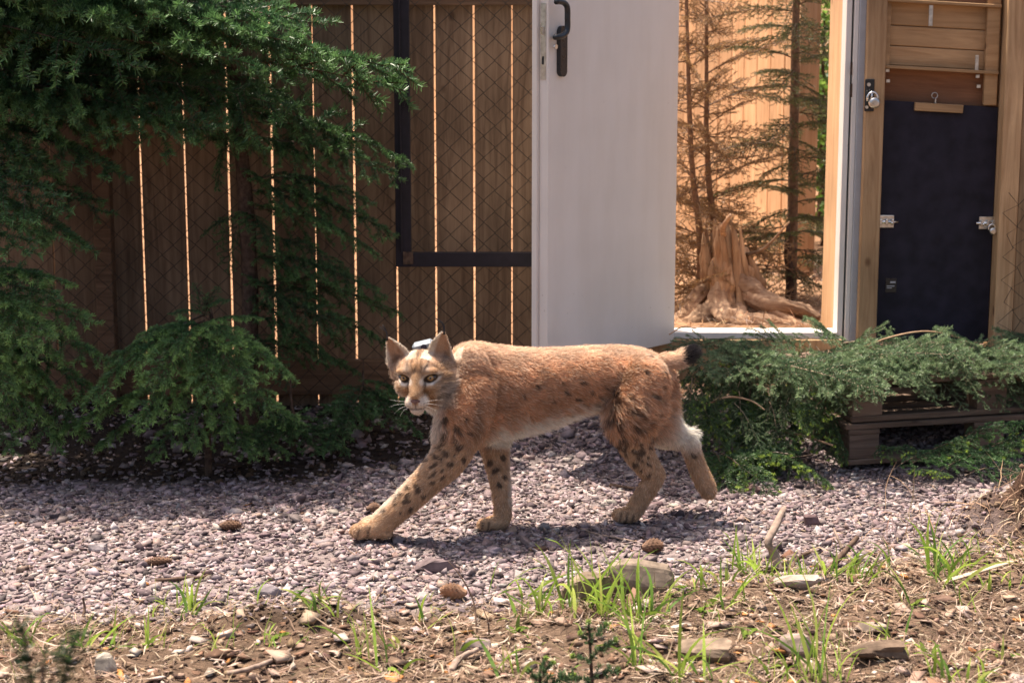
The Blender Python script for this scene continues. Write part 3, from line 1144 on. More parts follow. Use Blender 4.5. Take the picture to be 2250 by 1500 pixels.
OLV = [bough_mesh('olive_bough', 70 + i, .6, .08, 10, .42, 650, .08, old=np.array([.085, .095, .035]), new=np.array([.17, .175, .06]), hang=.06) for i in range(3)]


def place(me, name, a, b, roll=0.0, parent=None, mat=None, wide=1.0):
    a, b = Vector(a), Vector(b)
    d = b - a
    s = d.length / me['L']
    X = d.normalized()
    Zr = Vector((0, 0, 1)) if abs(X.z) < .95 else Vector((0, -1, 0))
    Yv = Zr.cross(X).normalized()
    Zv = X.cross(Yv)
    Mx = Matrix((X, Yv, Zv)).transposed().to_4x4() @ Matrix.Rotation(roll, 4, 'X')
    o = obj(name, me, mat, parent)
    o.matrix_basis = Matrix.Translation(a) @ Mx @ Matrix.Diagonal((s, s * wide, s * wide, 1))
    return o


def trunk(parent, pts, rads, mat=M_bark, name='trunk', seg=10):
    v, f = tube(spline([(*p, r_) for p, r_ in zip([tuple(q) for q in pts], rads)], 22)[:, :3],
                spline([(*p, r_) for p, r_ in zip([tuple(q) for q in pts], rads)], 22)[:, 3], seg)
    v = v + (vnoise(v, 40)[:, None] - .5) * rads[0] * .25
    return obj(name, poly_mesh(name, v, f), mat, parent)


def gpt(px, Y):
    q = P(px, 900, Y)
    return Vector((q.x, Y, tz(q.x, Y)))


# --- tall spruce at the left edge: its boughs hang across the upper left
T1 = empty('spruce_tree', gpt(-190, 7.2), 'tall dark spruce whose long boughs hang across the planks', 'tree', None)
t1 = T1.location
trunk(T1, [t1 + Vector((0, 0, -.05)), t1 + Vector((.02, 0, 1.5)), t1 + Vector((.0, .0, 2.6)), t1 + Vector((.02, 0, 3.6))], [.07, .055, .035, .010])
rr = random.Random(4)


def tb(tree, base, tip, kind, h=None, roll=0, wide=1.0, dz=.12, nm='bough'):
    """bough from the trunk line to a tip (px,py,Y)"""
    tp = P(*tip)
    a = Vector((base.x, base.y, h if h is not None else tp.z + dz))
    return place(kind[rr.randrange(len(kind))], nm, a, tp, roll, tree, None, wide)


for tip, dz in (((905, 160, 7.07), .06), ((715, 55, 6.97), -.02), ((690, 105, 6.87), .02), ((890, 200, 7.27), .02), ((640, 240, 7.02), .1), ((610, 160, 6.82), .05),
                ((560, 320, 7.17), .12), ((470, 290, 6.82), .12), ((280, 60, 6.72), .02), ((480, 60, 7.07), 0),
                ((300, 150, 6.67), .1), ((420, 120, 7.22), .05), ((540, 210, 7.27), .06), ((780, 290, 7.27), .08),
                ((370, 20, 6.92), 0), ((600, 40, 7.22), -.03)):
    tb(T1, t1, tip, BIG if tip[0] > 380 else MED, dz=dz, roll=rr.uniform(-.5, .5), wide=1.15)
for tip in ((215, 300, 6.8), (265, 385, 6.85), (130, 470, 6.6), (190, 545, 6.7), (60, 560, 6.5), (235, 470, 7.0), (120, 380, 6.8)):
    tb(T1, t1, tip, MED, dz=.16, roll=rr.uniform(-.4, .4))
for i in range(44):      # the crown above the picture, which throws the shade on the left
    zz = 1.98 + 1.4 * i / 43
    a = math.sin(i * 2.4) * 1.5
    ln = 1.35 * (1 - (zz - 2.0) / 1.9) + .2
    base = Vector((t1.x, t1.y, zz))
    place((BIG if ln > .8 else MED)[i % 3], 'bough', base, base + Vector((math.cos(a) * ln, math.sin(a) * ln * .45, -.18 * ln)), 0, T1, None, 1.2)

# --- second spruce close to the planks, in the shade
T2 = empty('spruce_tree', gpt(545, 7.28), 'dark shaded spruce growing close against the planks', 'tree')
t2 = T2.location
trunk(T2, [t2 + Vector((0, 0, -.05)), t2 + Vector((.02, 0, .7)), t2 + Vector((-.02, 0, 1.5)), t2 + Vector((0, 0, 2.0))], [.04, .033, .022, .006])
for tip in ((905, 365, 7.2), (880, 395, 7.15), (820, 450, 7.2), (870, 520, 7.3), (760, 590, 7.2), (830, 560, 7.1), (720, 380, 7.15), (700, 660, 7.25),
            (880, 690, 7.25), (840, 650, 7.15), (760, 720, 7.1), (640, 480, 7.05), (480, 420, 7.1), (440, 520, 7.25), (690, 300, 7.1), (640, 700, 7.05),
            (600, 560, 7.0), (860, 760, 7.25), (730, 800, 7.1), (560, 330, 7.05), (500, 600, 7.3), (790, 820, 7.2), (640, 850, 7.1)):
    tb(T2, t2, tip, MED, dz=rr.uniform(.08, .28), roll=rr.uniform(-.6, .6))

# --- young spruce in front, its boughs drooping
T3 = empty('young_spruce', gpt(455, 6.78), 'bushy young spruce with bright drooping boughs on the gravel edge', 'tree')
t3 = T3.location
trunk(T3, [t3 + Vector((0, 0, -.04)), t3 + Vector((.0, 0, .3)), P(465, 700, 6.78), P(430, 632, 6.78)], [.015, .012, .008, .003])
for tip, dz, kd in (((180, 895, 6.5), .30, DRP), ((645, 835, 6.55), .16, DRP), ((300, 930, 6.45), .30, DRP), ((600, 900, 6.5), .22, DRP), ((505, 660, 6.7), -.05, SML),
                    ((375, 690, 6.66), -.02, SML), ((575, 700, 6.7), -.03, DRP), ((420, 990, 6.45), .32, DRP), ((230, 800, 6.65), .14, DRP), ((550, 850, 6.45), .16, DRP),
                    ((500, 960, 6.5), .26, DRP), ((330, 850, 6.4), .18, DRP), ((465, 880, 6.4), .2, DRP), ((428, 622, 6.78), -.13, SML), ((480, 630, 6.74), -.11, SML),
                    ((660, 930, 6.75), .12, DRP), ((210, 985, 6.7), .22, DRP), ((395, 780, 6.45), .06, DRP), ((530, 760, 6.5), .03, DRP), ((300, 740, 6.62), .02, DRP),
                    ((330, 1010, 6.55), .16, DRP), ((560, 1010, 6.6), .14, DRP), ((640, 1000, 6.75), .1, DRP), ((120, 960, 6.65), .2, DRP)):
    tb(T3, t3, tip, kd, dz=dz, roll=rr.uniform(-.6, .6))

# --- spruce at the far left
T4 = empty('young_spruce', gpt(-60, 6.75), 'young spruce with light green shoots at the left end of the planks', 'tree')
t4 = T4.location
trunk(T4, [t4 + Vector((0, 0, -.04)), t4 + Vector((.01, 0, .4)), P(-30, 660, 6.75), P(20, 590, 6.75)], [.02, .016, .010, .003])
for tip, dz, kd in (((160, 625, 6.6), .02, DRP), ((212, 712, 6.6), .08, DRP), ((120, 660, 6.5), .02, SML), ((230, 790, 6.65), .16, DRP), ((150, 890, 6.55), .26, DRP),
                    ((70, 790, 6.4), .2, DRP), ((230, 880, 6.7), .26, DRP), ((60, 930, 6.5), .3, DRP), ((190, 960, 6.7), .34, DRP), ((110, 745, 6.4), .12, DRP),
                    ((20, 870, 6.4), .25, DRP), ((90, 600, 6.7), -.05, SML), ((130, 990, 6.6), .34, DRP), ((60, 690, 6.45), .05, DRP), ((30, 1000, 6.5), .3, DRP)):
    tb(T4, t4, tip, kd, dz=dz, roll=rr.uniform(-.4, .4))

# --- low green brush along the foot of the planks
for k, (px, Y, tips) in enumerate(((800, 7.2, ((930, 905, 7.0), (880, 940, 6.9), (760, 950, 6.85), (700, 930, 7.0), (850, 880, 7.1), (920, 960, 7.0), (730, 985, 6.8))),
                                   (640, 7.05, ((560, 985, 6.7), (700, 1000, 6.75), (640, 960, 6.7), (760, 1000, 6.85), (600, 930, 6.9))))):
    T = empty('spruce_sapling', gpt(px, Y), ('low spruce sapling at the foot of the planks by the lower rail', 'low shaded spruce sapling between the young spruce and the lynx')[k], 'sapling')
    b_ = T.location
    trunk(T, [b_ + Vector((0, 0, -.03)), b_ + Vector((.01, 0, .1)), b_ + Vector((0, 0, .2)), b_ + Vector((0, 0, .3))], [.012, .01, .007, .002])
    for tip in tips:
        tb(T, b_, tip, SML, h=b_.z + rr.uniform(.08, .24), roll=rr.uniform(-.4, .4))

# ---------------------------------------------------------------- trees and stump behind the doorway
for k, (pxb, pxt, Y, lab) in enumerate(((1535, 1505, 8.5, 'thin dead brown spruce standing beside the door leaf in the enclosure'),
                                        (1560, 1552, 8.62, 'thin dry spruce with bare twigs rising behind the stump'))):
    b_ = gpt(pxb, Y)
    T = empty('dead_spruce', b_, lab, 'tree')
    tp = P(pxt, -120, Y)
    trunk(T, [b_ + Vector((0, 0, -.05)), b_.lerp(tp, .2) + Vector((.012, 0, 0)), b_.lerp(tp, .45) + Vector((-.012, 0, 0)), tp], [.021, .018, .013, .006], plain_mat('dry_bark_%d' % k, (.26, .15, .085), .9, 0, .4, 60, .8))
    for i in range(62):
        t_ = .03 + .95 * (i / 61) ** 1.3
        a = i * 2.39 + k
        ln = (.46 - .14 * t_) * rr.uniform(.6, 1.15)
        o_ = b_.lerp(tp, t_)
        place(DRY[i % 3], 'bough', o_, o_ + Vector((math.cos(a) * ln, math.sin(a) * ln, rr.uniform(-.10, .16))), rr.uniform(-1, 1), T)
b_ = gpt(1732, 8.75)
T = empty('spruce_tree', b_, 'slim olive green spruce in front of the sunlit inner fence', 'tree')
tp = P(1752, -160, 8.75)
trunk(T, [b_ + Vector((0, 0, -.05)), b_.lerp(tp, .33), b_.lerp(tp, .66), tp], [.028, .025, .021, .012], plain_mat('slim_bark', (.20, .125, .075), .9, 0, .4, 60, .8))
for i in range(60):
    t_ = .06 + .92 * i / 59
    a = i * 2.39
    ln = (.44 - .10 * t_) * rr.uniform(.6, 1.1)
    o_ = b_.lerp(tp, t_)
    place(OLV[i % 3], 'bough', o_, o_ + Vector((math.cos(a) * ln, math.sin(a) * ln, rr.uniform(-.16, .05))), rr.uniform(-.5, .5), T)
# green shrubs beyond the inner fence
for k, (px, py, Y) in enumerate(((1812, 40, 11.5), (1815, 330, 11.0), (1805, 180, 12.2))):
    c = P(px, py, Y)
    b_ = Vector((c.x, c.y, tz(c.x, c.y)))
    T = empty('leafy_shrub', b_, ('fresh green leafy shrub high beyond the inner fence post', 'deep green leafy shrub low beyond the inner fence post',
                                   'light green leafy shrub between the inner fence post and the reveal', 'small green sapling in the enclosure among dry twigs')[k], 'shrub')
    hh = c.z - b_.z
    trunk(T, [b_, b_ + Vector((.02, 0, hh * .3)), b_ + Vector((0, 0, hh * .7)), c], [.02, .017, .012, .006])
    nn = 900 if k < 3 else 260
    q = rng.normal(0, 1, (nn, 3))
    q = q / np.linalg.norm(q, axis=1)[:, None] * (rng.random((nn, 1)) ** .4) * np.array([.32, .32, .5 if k < 3 else .3]) * (1 if k < 3 else .5)
    q += np.array(c)
    d1 = rng.normal(0, 1, (nn, 3))
    d1 /= np.linalg.norm(d1, axis=1)[:, None]
    d2 = np.cross(d1, rng.normal(0, 1, (nn, 3)))
    d2 /= np.linalg.norm(d2, axis=1)[:, None]
    s_ = rng.uniform(.018, .035, (nn, 1))
    V = np.stack([q - d1 * s_, q + d2 * s_ * .6, q + d1 * s_, q - d2 * s_ * .6], 1).reshape(-1, 3)
    cc = np.repeat(pick([(.10, .20, .03), (.06, .13, .03), (.16, .26, .05)], nn), 4, axis=0)
    obj('crown', np_mesh('crown', V, np.arange(nn * 4).reshape(-1, 4), cc), M_blade, T)

# stump with spreading roots
sb = gpt(1605, 8.35)
ST = empty('tree_stump', sb, 'weathered tree stump with gnarled roots in the doorway', 'stump')
M_stump = wood_mat('fibrous_stump_wood', (.30, .15, .07), (.80, .53, .31), rough=.9, knots=False, vary=.5)
M_root = wood_mat('gnarled_root_wood', (.26, .13, .07), (.76, .51, .32), 'x', rough=.9, knots=False, vary=.6)


def gnarly(name, pts, rads, mat, parent, seg=16, amp=.35, n=40, ru=None):
    seg = seg * 2
    sp = spline([(*p, r_) for p, r_ in zip([tuple(q) for q in pts], rads)], n)
    v, f = tube(sp[:, :3], sp[:, 3], seg)
    c = np.vstack([np.repeat(sp[:, :3], seg, axis=0), sp[:1, :3], sp[-1:, :3]])
    k = np.vstack([np.repeat(sp[:, 3:], seg, axis=0), sp[:1, 3:], sp[-1:, 3:]])
    dv_ = (v - c) / (k + 1e-6)
    a = np.concatenate([np.tile(np.arange(seg), len(sp)), [0, 0]]) * 2 * np.pi / seg
    rid = np.sin(a * 4 + v[:, 2] * 6) * .5 + np.sin(a * 7 + 1.3) * .4 + 1.0 * np.abs(np.sin(a * 9 + 5 * vnoise(v, 9))) - .9 + .8 * np.abs(np.sin(a * 5.5 + 9 * vnoise(v, 5))) + 1.2 * (vnoise(v, 60) - .5)
    v = v + dv_ * k * amp * (rid * .45 + 1.5 * (vnoise(v, 22) - .5)[:, None].ravel())[:, None]
    return obj(name, poly_mesh(name, v, f), mat, parent)


gnarly('stump_body', [P(1625, 745, 8.35), P(1618, 680, 8.35), P(1610, 620, 8.35), P(1604, 575, 8.35), P(1602, 545, 8.35)], [.20, .14, .105, .09, .07], M_stump, ST, 26, .35)
rs = random.Random(5)
for k in range(46):           # torn fibres standing round the heart of the stump
    a = k * 2.399
    fl_ = 1 if k % 3 else .7
    ct, cb = P(1600, 560, 8.35), P(1622, 725, 8.35)
    hgt_ = P(1600, rs.uniform(472, 600) if math.cos(a) < .6 else rs.uniform(540, 640), 8.35).z
    top_ = Vector((ct.x + 0.105 * fl_ * math.cos(a) - .012, ct.y + .10 * fl_ * math.sin(a), hgt_))
    bot_ = Vector((cb.x + .20 * fl_ * math.cos(a), cb.y + .17 * fl_ * math.sin(a), cb.z))
    mid_ = bot_.lerp(top_, .45) + Vector((-.035 * math.cos(a), -.035 * math.sin(a), 0))
    r_ = rs.uniform(.013, .027)
    gnarly('splinter', [bot_, mid_, mid_.lerp(top_, .6) + Vector((rs.uniform(-.01, .01), 0, 0)), top_], [r_ * 1.5, r_, r_ * .8, .003], M_stump, ST, 5, .5, 16)
for i, (pts, rad) in enumerate((
        ([P(1610, 600, 8.3), P(1650, 640, 8.25), P(1710, 675, 8.2), P(1770, 690, 8.15), P(1812, 712, 8.12)], [.06, .07, .065, .05, .03]),
        ([P(1590, 620, 8.3), P(1580, 680, 8.2), P(1610, 705, 8.1), P(1680, 712, 8.05), P(1740, 716, 8.05)], [.06, .075, .07, .055, .03]),
        ([P(1600, 640, 8.3), P(1560, 690, 8.2), P(1520, 715, 8.1), P(1480, 722, 8.1)], [.07, .075, .055, .03]),
        ([P(1650, 660, 8.3), P(1700, 700, 8.15), P(1760, 722, 8.05), P(1815, 726, 8.0)], [.05, .07, .06, .035]),
        ([P(1570, 600, 8.4), P(1530, 660, 8.3), P(1500, 700, 8.25), P(1470, 715, 8.2)], [.045, .05, .05, .03]),
        ([P(1640, 650, 8.25), P(1690, 668, 8.15), P(1750, 678, 8.1), P(1800, 700, 8.05)], [.05, .045, .04, .02]),
        ([P(1620, 680, 8.2), P(1650, 712, 8.05), P(1700, 725, 7.98)], [.05, .045, .025]))):
    gnarly('root', pts, [q_ * .72 for q_ in rad], M_root, ST, 14, .38)
for i, (pts, r_) in enumerate((([P(1640, 560, 8.3), P(1680, 545, 8.2), P(1735, 487, 8.15)], .007), ([P(1590, 520, 8.3), P(1588, 500, 8.2), P(1605, 472, 8.1)], .012))):
    gnarly('broken_branch', pts, [r_ * 1.3, r_, r_ * .5], M_root, ST, 8, .3, 12)
# an upright dark dead stem
b_ = gpt(1728, 8.6)
T = empty('dead_sapling', b_, 'short dark dead stem beside the slim olive spruce', 'stem')
trunk(T, [b_, b_ + Vector((.0, 0, .15)), P(1730, 560, 8.6), P(1732, 490, 8.6)], [.022, .02, .017, .008])
# brown undergrowth on the inner floor
n = 2600
x = rng.uniform(.5, 2.2, n)
y = rng.uniform(7.65, 10.5, n)
V, F, C = strips(x, y, rng.uniform(.03, .11, n), rng.uniform(.002, .005, n), pick([(.36, .20, .11), (.24, .13, .07), (.5, .34, .2), (.3, .24, .2)], n),
                 rng.uniform(0, .03, n), rng.uniform(-.1, .9, n), rng.normal(-.15, .2, n))
u = obj('dry_undergrowth', np_mesh('dry_undergrowth', V, F, C), M_litter)
tag(u, 'dry brown twigs and straw covering the floor behind the doorway', 'undergrowth', kind='stuff')

# ---------------------------------------------------------------- pallets
pc = Vector((P(1862, 1040, 6.80).x, 6.80, 0))
yaw = R(14)
for lvl in range(2):
    z0 = .03 + lvl * .165
    pal = empty('wooden_pallet', (pc.x, pc.y, z0), ('old wooden pallet under the boughs, upper of the two stacked', 'old wooden pallet standing on the gravel, lower of the two stacked')[1 - lvl], 'pallet', 'stacked pallets')
    MP = Matrix.Translation((pc.x + .012 * lvl, pc.y + .01 * lvl, z0)) @ Matrix.Rotation(yaw + R(1.0) * lvl, 4, 'Z')

    def pb(name, lo, hi, jit=.0015):
        lo, hi = Vector(lo), Vector(hi)
        me = box_mesh(name, *(hi - lo), .003, jit)
        o = obj(name, me, M_pallet, pal)
        o.matrix_basis = MP @ Matrix.Translation((lo + hi) / 2)
    for yy in (.0, .33, .66):
        pb('bottom_board', (0, yy, 0), (1.2, yy + .10, .022))
    for xx in (0, .53, 1.07):
        for yy in (.0, .33, .66):
            pb('block', (xx + .004, yy + .004, .0225), (xx + .13, yy + .097, .118))
        pb('stringer_board', (xx, 0, .1185), (xx + .13, .76, .139))
    for i in range(6):
        pb('deck_board', (-.01 + .005 * (i % 2), .0 + i * .135, .1395), (1.21, .098 + i * .135, .1605))

# ---------------------------------------------------------------- cut boughs heaped over the pallets
rc = random.Random(11)


def cut(a, b, kind, label, group, roll=0., wide=1.):
    o = place(kind[rc.randrange(len(kind))], 'cut_spruce_bough', a, b, roll, None, None, wide)
    return tag(o, label, 'bough', group)


LAB1 = ('pale green cut spruce bough lying over the pallets', 'cut boughs spread on the pallets')
for i in range(54):
    px0, py0 = rc.uniform(1500, 2260), rc.uniform(742, 815)
    Yb = 7.42 - (py0 - 745) / 70 * .5
    a = P(px0, py0, Yb)
    a.z = max(a.z, .36)
    dx = rc.uniform(-.28, .42)
    b = a + Vector((dx, -rc.uniform(.15, .5), rc.uniform(-.10, .07)))
    b.z = max(b.z, .365)
    where = ('heaped below the white door sill' if a.x < 1.02 else 'spread before the pale post beside the doorway' if a.x < 1.38 else 'spread in front of the black hatch' if a.x < 1.8 else 'spread before the post right of the hatch')
    cut(a, b, CUT, 'pale green cut spruce bough ' + where, 'cut boughs ' + where, roll=rc.uniform(-.7, .7))
LAB2 = ('cut spruce bough drooping over the front edge of the pallets', 'boughs drooping from the pallets')
for (p, q) in (((1800, 800, 7.0), (1850, 905, 6.72)), ((1850, 805, 7.0), (1880, 900, 6.70)), ((1960, 790, 7.05), (2060, 890, 6.78)), ((2000, 790, 7.05), (2170, 895, 6.85)),
               ((2060, 800, 7.1), (2230, 860, 6.95)), ((1900, 780, 7.1), (2040, 850, 6.75)), ((2100, 800, 7.2), (2245, 895, 6.98)), ((1760, 790, 7.05), (1820, 880, 6.8)),
               ((2150, 810, 7.2), (2290, 880, 7.0)), ((1930, 800, 7.0), (1990, 850, 6.72)), ((1860, 790, 7.05), (1930, 880, 6.7)), ((2030, 800, 7.05), (2120, 900, 6.82)), ((2120, 790, 7.15), (2210, 905, 6.92)),
               ((1980, 800, 7.0), (2030, 875, 6.72)), ((1820, 790, 7.0), (1840, 890, 6.74)), ((2180, 800, 7.2), (2260, 915, 6.98)), ((1900, 800, 7.0), (1905, 880, 6.68)), ((2080, 790, 7.1), (2150, 870, 6.8)),
               ((1740, 800, 7.0), (1790, 930, 6.8)), ((1700, 790, 7.0), (1760, 900, 6.78)), ((1650, 790, 7.05), (1690, 910, 6.8))):
    cut(P(*p), P(*q), CUT, *LAB2, roll=rc.uniform(-.4, .4))
LAB3 = ('budding green cut spruce bough hanging down the left side of the heap', 'boughs hanging beside the pallets')
for i in range(58):
    px0, py0 = rc.uniform(1490, 1810), rc.uniform(750, 890)
    Yb = 7.3 - (py0 - 750) / 140 * .48
    a = P(px0, py0, Yb)
    px1 = px0 + rc.uniform(-50, 90)
    py1 = min(1040, py0 + rc.uniform(60, 190))
    b = P(px1, py1, Yb - rc.uniform(.05, .22))
    b.z = max(b.z, .05)
    lb = LAB3 if i % 4 else ('pale bough without buds hanging down the left side of the heap', 'pale boughs hanging beside the pallets')
    if a.z > .33:
        lb = ('budding green cut bough on top of the heap behind the tail of the lynx' if i % 4 else 'pale bough on top of the heap behind the tail of the lynx', 'boughs on top of the heap behind the lynx')
    cut(a, b, CUTB if i % 4 else CUT, *lb, roll=rc.uniform(-.6, .6))
for i in range(16):
    a = G(rc.uniform(1560, 1800), rc.uniform(985, 1010), .10)
    b = G(rc.uniform(1540, 1780), rc.uniform(1015, 1052), .045)
    cut(a, a + (b - a).normalized() * rc.uniform(.22, .4), CUTB, 'budding green cut bough lying on the gravel at the foot of the heap', 'boughs at the foot of the heap', roll=rc.uniform(-.5, .5))
LAB4 = ('green cut spruce bough lying on the gravel against the lower pallet', 'boughs on the ground by the pallets')
for (p, q) in (((1905, 1005), (2010, 985)), ((1960, 1035), (2120, 985)), ((2000, 1020), (2200, 1000)), ((2060, 1040), (2260, 980)), ((2120, 1045), (2300, 1020)), ((2030, 1000), (2180, 960)),
               ((2150, 1000), (2300, 950)), ((2100, 970), (2260, 930)), ((2180, 960), (2310, 920)), ((2200, 1050), (2330, 1040)), ((1990, 1040), (2090, 1045))):
    a = G(*p, .04 + (1040 - p[1]) * .0012 if p[1] < 1040 else .04)
    b = G(*q, .06 + max(0, (1010 - q[1])) * .0018)
    cut(a, b, CUTB if p[0] % 20 else MED, *LAB4, roll=rc.uniform(-.4, .4))
# bare brown sticks in the heap
for k, (pts, r_, lab) in enumerate((([(1690, 938, 6.9), (1760, 955, 6.8), (1830, 978, 6.72)], .007, 'long bare bough stem pointing out of the heap beside the pallet'),
                                    ([(1880, 770, 7.2), (1960, 740, 7.1), (2040, 728, 7.1), (2120, 745, 7.1)], .005, 'thin reddish stem arching over the boughs before the hatch'),
                                    ([(1545, 890, 6.95), (1600, 872, 6.9), (1650, 880, 6.85), (1680, 900, 6.8)], .005, 'thin bare twig curving out of the bough heap'),
                                    ([(1470, 735, 7.3), (1500, 718, 7.3), (1530, 722, 7.3)], .003, 'thin reddish twig rising against the door sill'))):
    v, f = tube(spline([tuple(P(*q)) for q in pts], 16), np.linspace(r_, r_ * .6, 16), 7)
    tag(obj('bare_stem', poly_mesh('bare_stem', v, f), M_root), lab, 'twig')

# ---------------------------------------------------------------- rocks
def rock(px0, px1, py_top, py_bot, depth, label, col, seed, group=None):
    """a rock standing on the soil, spanning these pixels, with its real depth"""
    r = np.random.default_rng(seed)
    b = G((px0 + px1) / 2, py_bot - 4, .02)
    z = tz(b.x, b.y + depth / 2)
    px_m = FPX / (b - C0).dot(FWD)
    wdt, hgt = (px1 - px0) / px_m, max(.02, (py_bot - py_top) / px_m - depth * .25)
    bm = bmesh.new()
    bmesh.ops.create_cube(bm, size=2)
    bmesh.ops.subdivide_edges(bm, edges=bm.edges[:], cuts=5, use_grid_fill=True)
    V = np.array([v.co[:] for v in bm.verts])
    d = V / np.linalg.norm(V, axis=1)[:, None]
    V = V * .62 + d * .45
    o = r.random(3) * 20
    V = V * (1 + .30 * (vnoise(V + o, 1.1) - .5)[:, None] + .18 * (vnoise(V + o, 3.1) - .5)[:, None] + .10 * (vnoise(V + o, 7.) - .5)[:, None])
    for k in range(9):            # chip off some planes
        nn = r.normal(0, 1, 3)
        nn /= np.linalg.norm(nn)
        h = r.uniform(.72, .98)
        dd = V @ nn - h
        V = V - np.clip(dd, 0, None)[:, None] * nn * .9
    V = V * np.array([wdt / 2, depth / 2, hgt * .62])
    for v, c in zip(bm.verts, V):
        v.co = c
    me = bpy.data.meshes.new('rock')
    bm.to_mesh(me)
    bm.free()
    o = obj('rock', me, plain_mat('rock_%d' % seed, col, .95, 0, .45, 26, 1.0, .1))
    o.location = (b.x, b.y + depth * .45, z + hgt * .36)
    o.rotation_euler = (0, 0, r.uniform(-.15, .15))
    return tag(o, label, 'rock', group)


rock(1232, 1345, 1250, 1332, .07, 'pale brown rough stone slab low in the grass, left of its pair', (0.204, 0.150, 0.108), 1)
rock(1326, 1480, 1212, 1304, .08, 'large pale block of stone on the gravel edge with grass before it', (0.228, 0.174, 0.132), 2)
rock(1490, 1606, 1392, 1448, .08, 'moss brown rounded rock in the grassy soil', (0.180, 0.132, 0.096), 3)
rock(1718, 1790, 1385, 1440, .06, 'flat pinkish angular rock lying on bare soil', (0.264, 0.198, 0.168), 4)
rock(1868, 1992, 1425, 1474, .08, 'dark brown flat rock half buried in the litter', (0.120, 0.084, 0.060), 5)
rock(1885, 1960, 1350, 1380, .05, 'small pale bark covered rock on the soil', (0.264, 0.204, 0.162), 6)
rock(1700, 1800, 1278, 1312, .06, 'pale flat rock on the soil beyond the grass', (0.276, 0.222, 0.186), 7)
rock(1640, 1672, 1052, 1078, .04, 'reddish brown cube like stone on the gravel before the heap', (0.132, 0.084, 0.078), 8)
rock(2120, 2155, 1038, 1062, .04, 'grey stone beside the cut boughs on the ground', (0.192, 0.156, 0.150), 9)
rock(1765, 1802, 1118, 1148, .04, 'dark reddish stone on the gravel beside the twisted stick', (0.120, 0.078, 0.078), 10)
rock(190, 230, 1180, 1206, .04, 'pale rounded stone where the shade ends on the gravel', (0.252, 0.216, 0.216), 11)
rock(910, 1000, 1210, 1245, .05, 'flat dark faceted stone below the front paw of the lynx', (0.144, 0.108, 0.108), 12)
rock(565, 615, 1268, 1300, .04, 'grey faceted stone among the gravel beside the stick', (0.204, 0.174, 0.180), 13)
rock(2050, 2105, 1300, 1322, .05, 'small brown rock on the soil beside the pale wood sliver', (0.144, 0.090, 0.066), 14)
rock(1010, 1080, 1385, 1425, .05, 'dull pinkish stone in the soil between grass blades', (0.216, 0.168, 0.150), 15)
rock(205, 255, 1435, 1495, .05, 'pale crumbly stone at the foot of the dark spruce shoot', (0.276, 0.240, 0.198), 16)

# ---------------------------------------------------------------- cones
M_cone = plain_mat('cone_scales', (.16, .085, .05), .8, 0, .35, 60, .4)
M_cone2 = plain_mat('dry_cone_scales', (.34, .19, .11), .8, 0, .3, 60, .4)


def cone(px, py, ln, rad, az, label, mat, tilt=0.0):
    g = G(px, py, .02)
    V, F = [], []
    n = int(ln / .0035)
    off_ = 0
    core, cf = tube([(ln * (t - .5), 0, 0) for t in np.linspace(0, 1, 12)], [rad * .5 * max(.08, math.sin(math.pi * (.06 + .92 * t)) ** .6) for t in np.linspace(0, 1, 12)], 10)
    V.append(core)
    F += [list(f) for f in cf]
    off_ = len(core)
    rows = max(10, int(ln / .0062))
    for i in range(rows):
        t = (i + .5) / rows
        rr_ = rad * max(.15, math.sin(math.pi * (.08 + .88 * t)) ** .55)
        k = 8
        for j in range(k):
            a = 2 * math.pi * (j + .5 * (i % 2)) / k
            ca, sa = math.cos(a), math.sin(a)
            xx = ln * (t - .5)
            hw2 = 2 * math.pi * rr_ / k * .52
            tn = np.array([0, -sa, ca])
            rd = np.array([0, ca, sa])
            p0 = np.array([xx - .005, 0, 0]) + rd * rr_ * .5
            p1 = np.array([xx + .006, 0, 0]) + rd * rr_ * 1.12
            p2 = np.array([xx + .0095, 0, 0]) + rd * rr_ * 1.45
            q = np.array([p0 - tn * hw2 * .6, p0 + tn * hw2 * .6, p1 + tn * hw2, p2, p1 - tn * hw2, p1 - rd * .0022 + np.array([.002, 0, 0])])
            V.append(q)
            F += [[off_, off_ + 1, off_ + 2, off_ + 3], [off_, off_ + 3, off_ + 4], [off_ + 5, off_ + 3, off_ + 2], [off_ + 5, off_ + 4, off_ + 3], [off_ + 5, off_ + 2, off_ + 1], [off_ + 5, off_, off_ + 4]]
            off_ += 6
    me = poly_mesh('spruce_cone', np.vstack(V), F, False)
    o = obj('spruce_cone', me, mat)
    o.location = (g.x, g.y, tz(g.x, g.y) + rad * .85 + .006)
    o.rotation_euler = (0, tilt, az)
    return tag(o, label, 'cone')


cone(505, 1152, .068, .0155, .1, 'dark spruce cone in the shade on the gravel', M_cone)
cone(346, 1228, .080, .0125, .2, 'slender dark spruce cone lying on sunlit gravel', M_cone)
cone(998, 1298, .075, .021, 2.9, 'open tan spruce cone on the edge of the gravel by a thin stem', M_cone2)
cone(1432, 1204, .066, .021, .3, 'dark open cone on the gravel below the hind paw', M_cone)
cone(818, 1113, .040, .016, .5, 'small brown cone just behind the front paw of the lynx', M_cone)

# ---------------------------------------------------------------- sticks
M_stick = plain_mat('grey_brown_stick', (.26, .19, .15), .9, 0, .35, 45, .8, .15)
M_stick2 = plain_mat('dark_stick', (.11, .07, .05), .9, 0, .35, 45, .8, .15)
M_sliver = wood_mat('pale_wood_sliver', (.42, .31, .22), (.68, .55, .42), 'x', knots=False)


